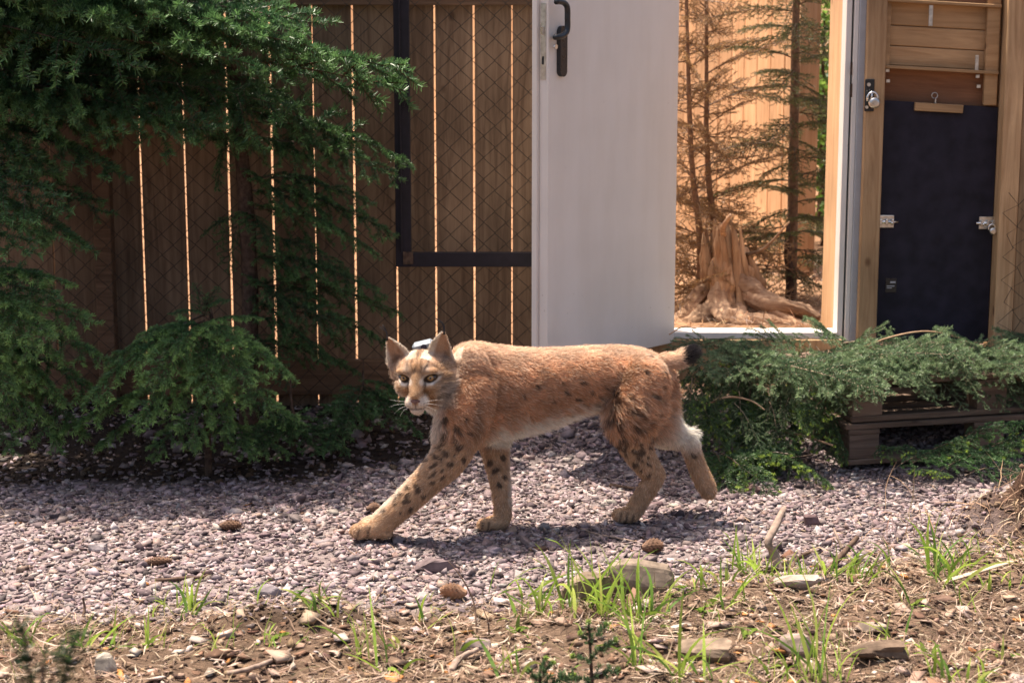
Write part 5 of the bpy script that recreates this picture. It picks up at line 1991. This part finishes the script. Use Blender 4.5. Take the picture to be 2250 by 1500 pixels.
    rust_f = smooth(8, 30, Z) * (1 - smooth(10, 40, ax - 14))
    hc = hc * k(1 - .55 * rust_f) + np.array([.47, .25, .12]) * k(.55 * rust_f)
    # pale round the eyes
    er = np.hypot((ax - 29) / 1.5, (Z + 1 - .12 * (ax - 29)) * 1.12)
    wr = np.exp(-((er - 12.0) / 2.6) ** 2) * smooth(8, 25, Yf) * (.45 + .55 * (Z < 0))
    hc = hc * k(1 - .66 * wr) + WHITE * k(.66 * wr)
    pale = np.exp(-(((ax - 21) / 9) ** 2 + ((Z - 21) / 9) ** 2)) * smooth(5, 20, Yf)
    hc = hc * k(1 - .35 * pale) + WHITE * k(.35 * pale)
    dk = (1 - smooth(8.6, 10.6, er)) * smooth(8, 25, Yf)
    hc = hc * k(1 - .92 * dk) + DARK * .4 * k(.92 * dk)
    # tear line from the inner corner, and a dark corner outside
    tear = np.exp(-((ax - 17.5 + (Z + 8) * .12) / 2.6) ** 2) * smooth(-24, -12, Z) * (1 - smooth(-8, -3, Z)) * smooth(15, 25, Yf)
    outr = np.exp(-((Z - 2 + (ax - 44) * .0) / 2.4) ** 2) * smooth(38, 42, ax) * (1 - smooth(50, 56, ax)) * smooth(0, 15, Yf)
    tl = np.clip(.75 * tear + .6 * outr, 0, 1)
    hc = hc * k(1 - tl) + DARK * k(tl)
    # forehead streaks
    st = np.zeros(len(c))
    for q in (-19, -9, 0, 9, 19):
        st = np.maximum(st, np.exp(-((X - q * (1 + .012 * (Z - 20)) - 2 * np.sin(Z * .25 + q)) / 2.7) ** 2))
    st = st * smooth(12, 22, Z) * (1 - smooth(44, 56, Z)) * smooth(-30, -5, Yf) * (.4 + .6 * n1)
    hc = hc * k(1 - .92 * st) + DARK * k(.92 * st)
    # muzzle white, chin white, lips dark, whisker rows
    mz = smooth(48, 62, Yf) * (1 - smooth(-38, -28, Z)) * (ax > 7) + smooth(40, 56, Yf) * (1 - smooth(-54, -46, Z))
    mz = np.clip(mz, 0, 1)
    hc = hc * k(1 - .62 * mz) + WHITE * k(.62 * mz)
    lip = np.exp(-((Z + 58.5 + .006 * X * X - .12 * ax) / 1.9) ** 2) * smooth(40, 56, Yf) * (ax < 27)
    hc = hc * k(1 - .8 * lip) + DARK * k(.8 * lip)
    for row in (-44, -49, -54):
        wd_ = np.exp(-((Z - row + .10 * ax) / 1.0) ** 2) * (np.sin(ax * 1.15 + row) > .15) * (ax > 9) * (ax < 27) * smooth(45, 60, Yf)
        hc = hc * k(1 - .7 * wd_) + DARK * k(.7 * wd_)
    phil = np.exp(-(X / 1.5) ** 2) * smooth(66, 74, Yf) * (1 - smooth(-48, -44, Z)) * smooth(-60, -57, Z)
    hc = hc * k(1 - .8 * phil) + DARK * k(.8 * phil)
    # cheeks: pale with dark bars, ruff edge white
    ck = smooth(26, 40, ax) * (1 - smooth(-22, -8, Z)) * (1 - smooth(30, 45, Yf))
    hc = hc * k(1 - .55 * ck) + WHITE * .92 * k(.55 * ck)
    bar = ck * np.maximum(np.exp(-((Z + 26 - .5 * (ax - 40)) / 3.0) ** 2), np.exp(-((Z + 44 - .55 * (ax - 40)) / 3.4) ** 2)) * (ax > 34)
    hc = hc * k(1 - .72 * bar) + DARK * k(.72 * bar)
    dkp = np.exp(-(((X - 64) / 8) ** 2 + ((Z + 46) / 6) ** 2))
    hc = hc * k(1 - .8 * dkp) + DARK * k(.8 * dkp)
    edge = smooth(58, 74, X) * (1 - smooth(2, 14, Z))
    hc = hc * k(1 - .6 * edge) + WHITE * k(.6 * edge)
    # ears: cup grey with dark inside, backlit edge painted pale
    for (bi, bo, tp_) in (EAR_L, EAR_R):
        bi, bo, tp_ = (np.array(q, float) for q in (bi, bo, tp_))
        mid = (bi + bo) / 2
        axis = tp_ - mid
        s = ((h - mid) @ axis) / (axis @ axis)
        cr = h - mid - s[:, None] * axis
        q = cr[:, 0] / (np.abs(bo[0] - bi[0]) / 2 + 1e-6)
        ine = (s > .18) & (s < 1.2) & (np.abs(cr[:, 0]) < 40) & (np.abs(cr[:, 1]) < 32)
        iw = smooth(.15, .35, s) * ine
        ec = np.array([.62, .41, .27]) * k(.85 + .3 * n2)
        dkc = np.exp(-((q - .22 * np.sign(bo[0])) / .30) ** 2) * (1 - smooth(.22, .55, s))
        ec = ec * k(1 - .80 * dkc) + np.array([.08, .05, .05]) * k(.80 * dkc)
        backlit_rim = smooth(.52, .85, np.abs(q) / np.clip((1 - np.clip(s, 0, 1) ** 2.2) ** .72 * 1.2, .12, 2))
        ec = ec * k(1 - .85 * backlit_rim) + np.array([.88, .78, .66]) * k(.85 * backlit_rim)
        hc = hc * k(1 - iw) + ec * k(iw)
        back = iw * smooth(.0, .5, nr @ -np.array(hf))
        hc = hc * k(1 - .7 * back) + DARK * 1.5 * k(.7 * back)
        ih = np.maximum(ih, iw)
    out_ = col * k(1 - ih) + hc * k(ih)
    return np.clip(out_, .006, .9), ih


SPOTS = [(978, 956, 11), (979, 995, 11), (1010, 981, 10), (956, 1020, 9), (993, 1020, 9), (952, 1042, 7), (972, 1032, 7), (922, 1052, 8), (952, 1060, 8), (973, 1047, 7), (918, 1076, 8), (937, 1010, 7),
         (883, 1085, 8), (898, 1069, 7), (977, 924, 9), (1021, 919, 8), (900, 1100, 6), (930, 1090, 6), (870, 1108, 6), (1030, 950, 8), (1000, 940, 7), (1000, 1000, 7), (1020, 1010, 7), (905, 1118, 5), (880, 1125, 5),
         (1075, 976, 8), (1105, 1004, 9), (1078, 1015, 8), (1098, 1063, 7), (1091, 1032, 6), (1108, 1045, 6), (1090, 1090, 5),
         (1243, 861, 8), (1318, 873, 8), (1332, 881, 8), (1349, 890, 8), (1361, 884, 8), (1344, 915, 10), (1376, 902, 9), (1395, 904, 7), (1407, 913, 8), (1387, 930, 10), (1359, 939, 9), (1367, 956, 8),
         (1387, 956, 8), (1408, 941, 8), (1419, 931, 8), (1359, 977, 8), (1376, 974, 8), (1395, 991, 8), (1375, 997, 7), (1430, 956, 8), (1411, 1011, 7), (1408, 1034, 7), (1427, 1042, 6), (1396, 1016, 6),
         (1353, 867, 9), (1263, 873, 7), (1274, 885, 6), (1298, 858, 7), (1418, 818, 8), (1424, 781, 6), (1384, 870, 8), (1457, 818, 6), (1436, 900, 7), (1445, 930, 7), (1425, 980, 7), (1440, 870, 7), (1410, 885, 7),
         (1340, 945, 7), (1180, 850, 6), (1210, 880, 6), (1150, 870, 6), (1300, 885, 6), (1330, 850, 6), (1230, 840, 5), (1120, 845, 5), (1280, 840, 5), (1450, 850, 6), (1515, 965, 10), (1525, 1000, 8), (1490, 990, 6)]
rq = random.Random(8)
for k in range(80):
    t_ = rq.random()
    if k % 2:
        SPOTS.append((1400 - 40 * (1 - t_) + rq.uniform(-42, 38), 905 + 120 * t_, rq.uniform(4.5, 7)))
    else:
        SPOTS.append((1010 - 150 * t_ + rq.uniform(-26, 30), 930 + 190 * t_, rq.uniform(4, 6.5)))
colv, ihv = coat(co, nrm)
a = me.color_attributes.new('Col', 'FLOAT_COLOR', 'POINT')
cc = np.ones((nV, 4), np.float32)
cc[:, :3] = colv * .8
a.data.foreach_set('color', cc.ravel())
me.materials.clear()
me.name = 'lynx_body'
body = obj('body', me, attr_mat('lynx_skin_and_underfur', .95, .05), lynx)

# ---- fur
me.calc_loop_triangles()
nt_ = len(me.loop_triangles)
tri = np.empty(nt_ * 3, np.int32)
me.loop_triangles.foreach_get('vertices', tri)
tri = tri.reshape(-1, 3)
ta = np.linalg.norm(np.cross(co[tri[:, 1]] - co[tri[:, 0]], co[tri[:, 2]] - co[tri[:, 0]]), axis=1)
wt = ta * (1 + 1.6 * ihv[tri[:, 0]])
NH = 175000
pk = rng.choice(nt_, NH, p=wt / wt.sum())
u, v = rng.random(NH), rng.random(NH)
fl = u + v > 1
u[fl], v[fl] = 1 - u[fl], 1 - v[fl]
wgt = np.stack([1 - u - v, u, v], 1)
root = np.einsum('nk,nkj->nj', wgt, co[tri[pk]])
hn = np.einsum('nk,nkj->nj', wgt, nrm[tri[pk]])
hn /= np.linalg.norm(hn, axis=1)[:, None] + 1e-9
hcol, hih = coat(root, hn)
x, y = to_px(root)
hh = to_head(root)
# combing
comb = np.tile(np.array([.9, .05, -.42]), (NH, 1))
legw = smooth(925, 990, y)[:, None]
legdir = np.where((x < 1045)[:, None], np.array([-.72, 0, -.7]), np.where((x > 1480)[:, None], np.array([.35, 0, -.9]), np.array([.05, 0, -1.])))
comb = comb * (1 - legw) + legdir * legw
pawd = np.where((x < 900)[:, None], np.array([-.9, -.1, -.3]), np.array([-.85, -.1, -.4]))
pw = (smooth(1118, 1140, y) * (x < 1470))[:, None]
comb = comb * (1 - pw) + pawd * pw
tailw = (smooth(1466, 1480, x) * (y < 830))[:, None]
comb = comb * (1 - tailw) + np.array([.9, .05, .25]) * tailw
rad_h = np.stack([hh[:, 0] * 1.0, -38 - 0 * hh[:, 0], (hh[:, 2] + 34) * .9], 1)
rad_h[:, 2] -= 22 * (hh[:, 2] < -8) * (np.abs(hh[:, 0]) > 30)
rad_w = rad_h @ np.array(RH).T
rad_w /= np.linalg.norm(rad_w, axis=1)[:, None] + 1e-9
earup = (hh[:, 2] > 30)[:, None] & (np.abs(hh[:, 0]) > 26)[:, None]
rad_w = np.where(earup, np.array(hu2) * .8 + rad_w * .4, rad_w)
comb = comb * (1 - hih[:, None]) + rad_w * hih[:, None]
q1 = np.stack([vnoise(root, 22), vnoise(root + 7, 22), vnoise(root + 13, 22)], 1) - .5
q2 = np.stack([vnoise(root, 75), vnoise(root + 5, 75), vnoise(root + 9, 75)], 1) - .5
comb = comb + q1 * .9 + q2 * .9 + rng.normal(0, .13, (NH, 3))
comb -= hn * np.einsum('nj,nj->n', comb, hn)[:, None]
comb /= np.linalg.norm(comb, axis=1)[:, None] + 1e-9
# length and lift
ln = np.full(NH, .0175)
top = np.interp(x, [t[0] for t in TOR], [t[1] for t in TOR])
bot = np.interp(x, [t[0] for t in TOR], [t[2] for t in TOR])
vv = (y - top) / (bot - top)
ln = ln + .022 * smooth(.75, 1.0, vv) * (y < 985)
ln = ln * (1 - legw[:, 0]) + .0125 * legw[:, 0]
ln = ln * (1 - pw[:, 0]) + .008 * pw[:, 0]
ln = ln * (1 - tailw[:, 0]) + .020 * tailw[:, 0]
face = .0055 + .006 * smooth(30, -10, hh[:, 1]) + .016 * smooth(44, 62, np.abs(hh[:, 0])) * (hh[:, 2] < 6) + .012 * smooth(24, 44, np.abs(hh[:, 0])) * (hh[:, 2] < -10)
eardep = (hh[:, 2] > 26) & (np.abs(hh[:, 0]) > 18)
face = np.where(eardep, .0065, face)
ln = ln * (1 - hih) + face * hih
ln *= rng.uniform(.5, 1.35, NH)
er = np.hypot((np.abs(hh[:, 0]) - 29) / 1.3, hh[:, 2] + 1)
nearnose = (np.hypot(hh[:, 0], (hh[:, 2] + 41)) < 9) & (hh[:, 1] > 64)
kill = ((er < 12) & (hh[:, 1] > 20) & (hih > .5)) | (nearnose & (hih > .5)) | (root[:, 2] < .006)
lift = np.full(NH, .45) + .24 * rng.normal(0, 1, NH)
lift = lift * (1 - hih) + .42 * hih
keep = ~kill
root, hn, comb, ln, lift, hcol, hih = root[keep], hn[keep], comb[keep], ln[keep], lift[keep], hcol[keep], hih[keep]
NH = len(root)
K = 4
pts = np.zeros((NH, K, 3))
d = hn * (lift + .35)[:, None] + comb
d /= np.linalg.norm(d, axis=1)[:, None]
p = root - hn * .001
pts[:, 0] = p
for k in range(1, K):
    p = p + d * (ln / (K - 1))[:, None]
    pts[:, k] = p
    d = d + comb * .25 + np.array([0, 0, -.10]) + rng.normal(0, .06, (NH, 3))
    d /= np.linalg.norm(d, axis=1)[:, None]
pts[:, :, 2] = np.maximum(pts[:, :, 2], .003)
hc_ = bpy.data.hair_curves.new('fur')
hc_.add_curves([K] * NH)
at = hc_.attributes.get('position') or hc_.attributes.new('position', 'FLOAT_VECTOR', 'POINT')
at.data.foreach_set('vector', pts.astype(np.float32).ravel())
ra = hc_.attributes.get('radius') or hc_.attributes.new('radius', 'FLOAT', 'POINT')
rv = np.tile(np.array([.00055, .0005, .00038, .00012]), (NH, 1)) * (1 - .35 * hih[:, None])
ra.data.foreach_set('value', rv.astype(np.float32).ravel())
ca = hc_.attributes.new('Col', 'FLOAT_COLOR', 'CURVE')
c4 = np.ones((NH, 4), np.float32)
hv_ = rng.uniform(.72, 1.28, (NH, 1))
pale_h = (rng.random((NH, 1)) < .2) * (hcol[:, :1] > .25)
hcol = hcol * (1 - .55 * pale_h) + np.array([.88, .74, .58]) * .55 * pale_h
c4[:, :3] = np.clip(hcol * hv_, .005, .92)
ca.data.foreach_set('color', c4.ravel())


def fur_mat():
    m, nt, out = new_mat('lynx_fur')
    L = nt.links.new
    a = N(nt, 'ShaderNodeAttribute', attribute_name='Col')
    hi = N(nt, 'ShaderNodeHairInfo')
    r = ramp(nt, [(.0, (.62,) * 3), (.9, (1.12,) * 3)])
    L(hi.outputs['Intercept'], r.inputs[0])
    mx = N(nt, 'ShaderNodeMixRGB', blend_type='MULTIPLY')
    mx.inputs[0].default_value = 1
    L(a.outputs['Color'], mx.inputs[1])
    L(r.outputs[0], mx.inputs[2])
    d_ = N(nt, 'ShaderNodeBsdfDiffuse')
    L(mx.outputs[0], d_.inputs[0])
    t = N(nt, 'ShaderNodeBsdfTranslucent')
    L(mx.outputs[0], t.inputs[0])
    ms = N(nt, 'ShaderNodeMixShader')
    ms.inputs[0].default_value = .42
    L(d_.outputs[0], ms.inputs[1])
    L(t.outputs[0], ms.inputs[2])
    h = N(nt, 'ShaderNodeBsdfHair', component='Reflection')
    h.inputs['Color'].default_value = (.9, .8, .7, 1)
    h.inputs['RoughnessU'].default_value = .35
    h.inputs['RoughnessV'].default_value = .6
    m2 = N(nt, 'ShaderNodeMixShader')
    m2.inputs[0].default_value = .06
    L(ms.outputs[0], m2.inputs[1])
    L(h.outputs[0], m2.inputs[2])
    L(m2.outputs[0], out.inputs[0])
    return m


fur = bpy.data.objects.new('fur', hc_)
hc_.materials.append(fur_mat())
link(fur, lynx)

# ---- eyes, nose, whiskers, ear tufts
bvh = BVHTree.FromPolygons([Vector(c) for c in co], [list(map(int, t)) for t in tri])


def eye_mat():
    m, nt, out = new_mat('amber_eye')
    L = nt.links.new
    a = N(nt, 'ShaderNodeAttribute', attribute_name='Col')
    b = N(nt, 'ShaderNodeBsdfPrincipled')
    b.inputs['Roughness'].default_value = .08
    b.inputs['Coat Weight'].default_value = .5
    L(a.outputs['Color'], b.inputs['Base Color'])
    L(b.outputs[0], out.inputs[0])
    return m


EM = eye_mat()
for s in (-1, 1):
    hit, no, _, _ = bvh.ray_cast(H(29 * s, 120, -.5), -hf)
    hx_, hy_, hz_ = to_head(np.array([hit[:]]))[0]
    nu, nv_ = 24, 14
    V, C, F = [(0, 0, 0)], [], []
    C = [(.01, .008, .006)]
    V = [H(29 * s, hy_ + 4.6, -.5)[:]]
    for j in range(1, nv_ + 1):
        for i in range(nu):
            a = 2 * math.pi * i / nu
            rr_ = j / nv_
            ex = 12.2 * rr_ * math.cos(a)
            ez = (6.3 if math.sin(a) > 0 else 7.6) * rr_ * math.sin(a) * (1 - .36 * abs(math.cos(a)) ** 3)
            ez += 2.0 * rr_ * math.cos(a) * s        # outer corners tilt up
            dpt = 4.6 - 5.6 * rr_ ** 2.0 - .10 * abs(ex) * (1 if ex * s > 0 else .4)
            V.append(H(29 * s + ex, hy_ + dpt, -.5 + ez)[:])
            ri = math.hypot(ex, ez - .6)
            if ri < 2.3: c_ = (.008, .006, .005)
            elif ri < 7.3:
                q = .75 + .5 * random.random()
                c_ = (.36 * q, .20 * q, .07 * q) if ri < 6.1 else (.13 * q, .07 * q, .02 * q)
            else: c_ = (.02, .014, .010)
            C.append(c_)
    for i in range(nu):
        F.append((0, 1 + i, 1 + (i + 1) % nu, 1 + (i + 1) % nu))
    for j in range(nv_ - 1):
        for i in range(nu):
            k0 = 1 + j * nu + i
            k1 = 1 + j * nu + (i + 1) % nu
            F.append((k0, k0 + nu, k1 + nu, k1))
    me_ = poly_mesh('eye', V, F)
    a_ = me_.color_attributes.new('Col', 'FLOAT_COLOR', 'POINT')
    a_.data.foreach_set('color', np.array([(*c_, 1) for c_ in C], np.float32).ravel())
    obj('eye', me_, EM, lynx)

# nose leather
V, F = [], []
nn = 20
hitn, _, _, _ = bvh.ray_cast(H(0, 160, -42), -hf)
ny_ = to_head(np.array([hitn[:]]))[0][1]
bm = bmesh.new()
bmesh.ops.create_icosphere(bm, subdivisions=3, radius=1)
for v in bm.verts:
    x_, y_, z_ = v.co
    wdt = 12 * (.62 + .38 * min(1, max(-1, z_ + .25) + .6))
    q = H(x_ * wdt * (1 if z_ > -.3 else .75), ny_ - 3 + y_ * 6.0 - 2.0 * abs(x_) - 1.8 * math.exp(-((abs(x_) - .5) / .16) ** 2 - ((z_ + .2) / .3) ** 2), -42 + z_ * 7.0)
    v.co = q
me_ = bpy.data.meshes.new('nose')
bm.to_mesh(me_)
bm.free()
me_.polygons.foreach_set('use_smooth', np.ones(len(me_.polygons), bool))
obj('nose', me_, plain_mat('nose_leather', (.15, .07, .055), .45, 0, .45, 260, .4), lynx)
M_whisk = plain_mat('white_whisker', (.85, .82, .78), .4, 0, .05)
for s in (-1, 1):
    for i, (x0, z0, dx, dz_) in enumerate(((17, -44, 40, 4), (18, -48, 42, -8), (16, -52, 34, -20), (14, -55, 26, -28))):
        a_ = H(x0 * s, 71 - .25 * x0, z0)
        b_ = H((x0 + dx * .5) * s, 76, z0 + dz_ * .35 + 4)
        c_ = H((x0 + dx) * s, 62, z0 + dz_)
        v, f = tube(spline([tuple(a_), tuple(b_), tuple(c_)], 12), np.linspace(.00035, .0001, 12), 5)
        obj('whisker', poly_mesh('whisker', v, f), M_whisk, lynx)
for (bi, bo, tp_), ends in ((EAR_L, ((-8, 26), (-14, 22), (-4, 20))), (EAR_R, ((-16, 28), (-10, 24), (-4, 20)))):
    V, F, off_ = [], [], 0
    for k in range(16):
        e_ = ends[k % 3]
        a_ = H(tp_[0] + random.uniform(-2, 2), tp_[1] + random.uniform(-2, 2), tp_[2] - 7)
        b_ = H(tp_[0] + 2 + e_[0] * .2 + random.uniform(-1, 1), tp_[1], tp_[2] + e_[1] * .5)
        c_ = H(tp_[0] + e_[0] + random.uniform(-2, 2), tp_[1], tp_[2] + e_[1] + random.uniform(-2, 3))
        v, f = tube(spline([tuple(a_), tuple(b_), tuple(c_)], 8), np.linspace(.0011, .0003, 8), 5)
        V.append(v)
        F += [[i + off_ for i in q] for q in f]
        off_ += len(v)
    obj('ear_tuft', poly_mesh('ear_tuft', np.vstack(V), F), plain_mat('black_ear_tuft', (.02, .018, .02), .7, 0, .3), lynx)

# ---- tracking collar: the housing shows behind the ears
coll = empty('tracking_collar', P(932, 790, 5.92), 'pale tracking collar housing on the neck of the lynx behind its ears', 'collar')
q = P(930, 759, 5.93)
me_ = box_mesh('housing', .072, .05, .030, .009)
o = obj('housing', me_, plain_mat('pale_plastic', (.22, .25, .28), .4, 0, .08), coll)
o.matrix_basis = Matrix.Translation(q) @ Matrix.Rotation(R(-14), 4, 'Y')
v, f = tube([(q.x + .003, q.y - .0245, q.z - .001), (q.x + .003, q.y - .028, q.z - .001)], .010, 18)
obj('sensor', poly_mesh('sensor', v, f, False), plain_mat('dark_blue_sensor', (.015, .02, .05), .25), coll)
pts = [P(968 + 40 * math.cos(a), 842 + 44 * math.sin(a), 5.93 + .06 * math.sin(a + 1.2)) for a in np.linspace(0, 2 * np.pi, 40)]
v, f = tube([tuple(k) for k in pts], .006, 8, False)
obj('strap', np_mesh('strap', v, f, None, True), plain_mat('brown_strap', (.08, .05, .035), .8), coll)

# ---------------------------------------------------------------- pieces of parts hang under their part
bpy.context.view_layer.update()


def under(part, pieces_):
    for p_ in pieces_:
        mw = p_.matrix_world.copy()
        p_.parent = part
        p_.matrix_parent_inverse = part.matrix_world.inverted()
        p_.matrix_basis = mw


def kids(o, stem):
    return [c for c in o.children if c.name.split('.')[0] == stem]


hp1 = kids(door, 'handle_plate')[0]
under(hp1, kids(door, 'lever') + kids(door, 'key_cylinder'))
under(kids(door, 'lock_plate')[0], kids(door, 'latch') + kids(door, 'dead_bolt_slot'))
under(kids(door, 'leaf')[0], kids(door, 'rebate_flange'))
under(kids(hatch, 'sticker')[0], kids(hatch, 'sticker_print'))
for b_ in kids(hatch, 'barrel_bolt'):
    near = [c for n_ in ('bolt_keeper', 'bolt_rod', 'bolt_knob') for c in kids(hatch, n_)
            if abs((sum((Vector(k) for k in c.bound_box), Vector()) / 8 + c.matrix_world.translation - c.matrix_world.translation * (0 if c.matrix_basis.translation.length > .1 else 1)).x - b_.matrix_world.translation.x) < .1]
    under(b_, near)
under(kids(hatch, 'pull_ring')[0], kids(hatch, 'ring_eye'))
under(kids(coll, 'housing')[0], kids(coll, 'sensor'))
under(kids(lynx, 'body')[0], kids(lynx, 'eye') + kids(lynx, 'nose') + kids(lynx, 'whisker') + kids(lynx, 'ear_tuft') + kids(lynx, 'fur'))
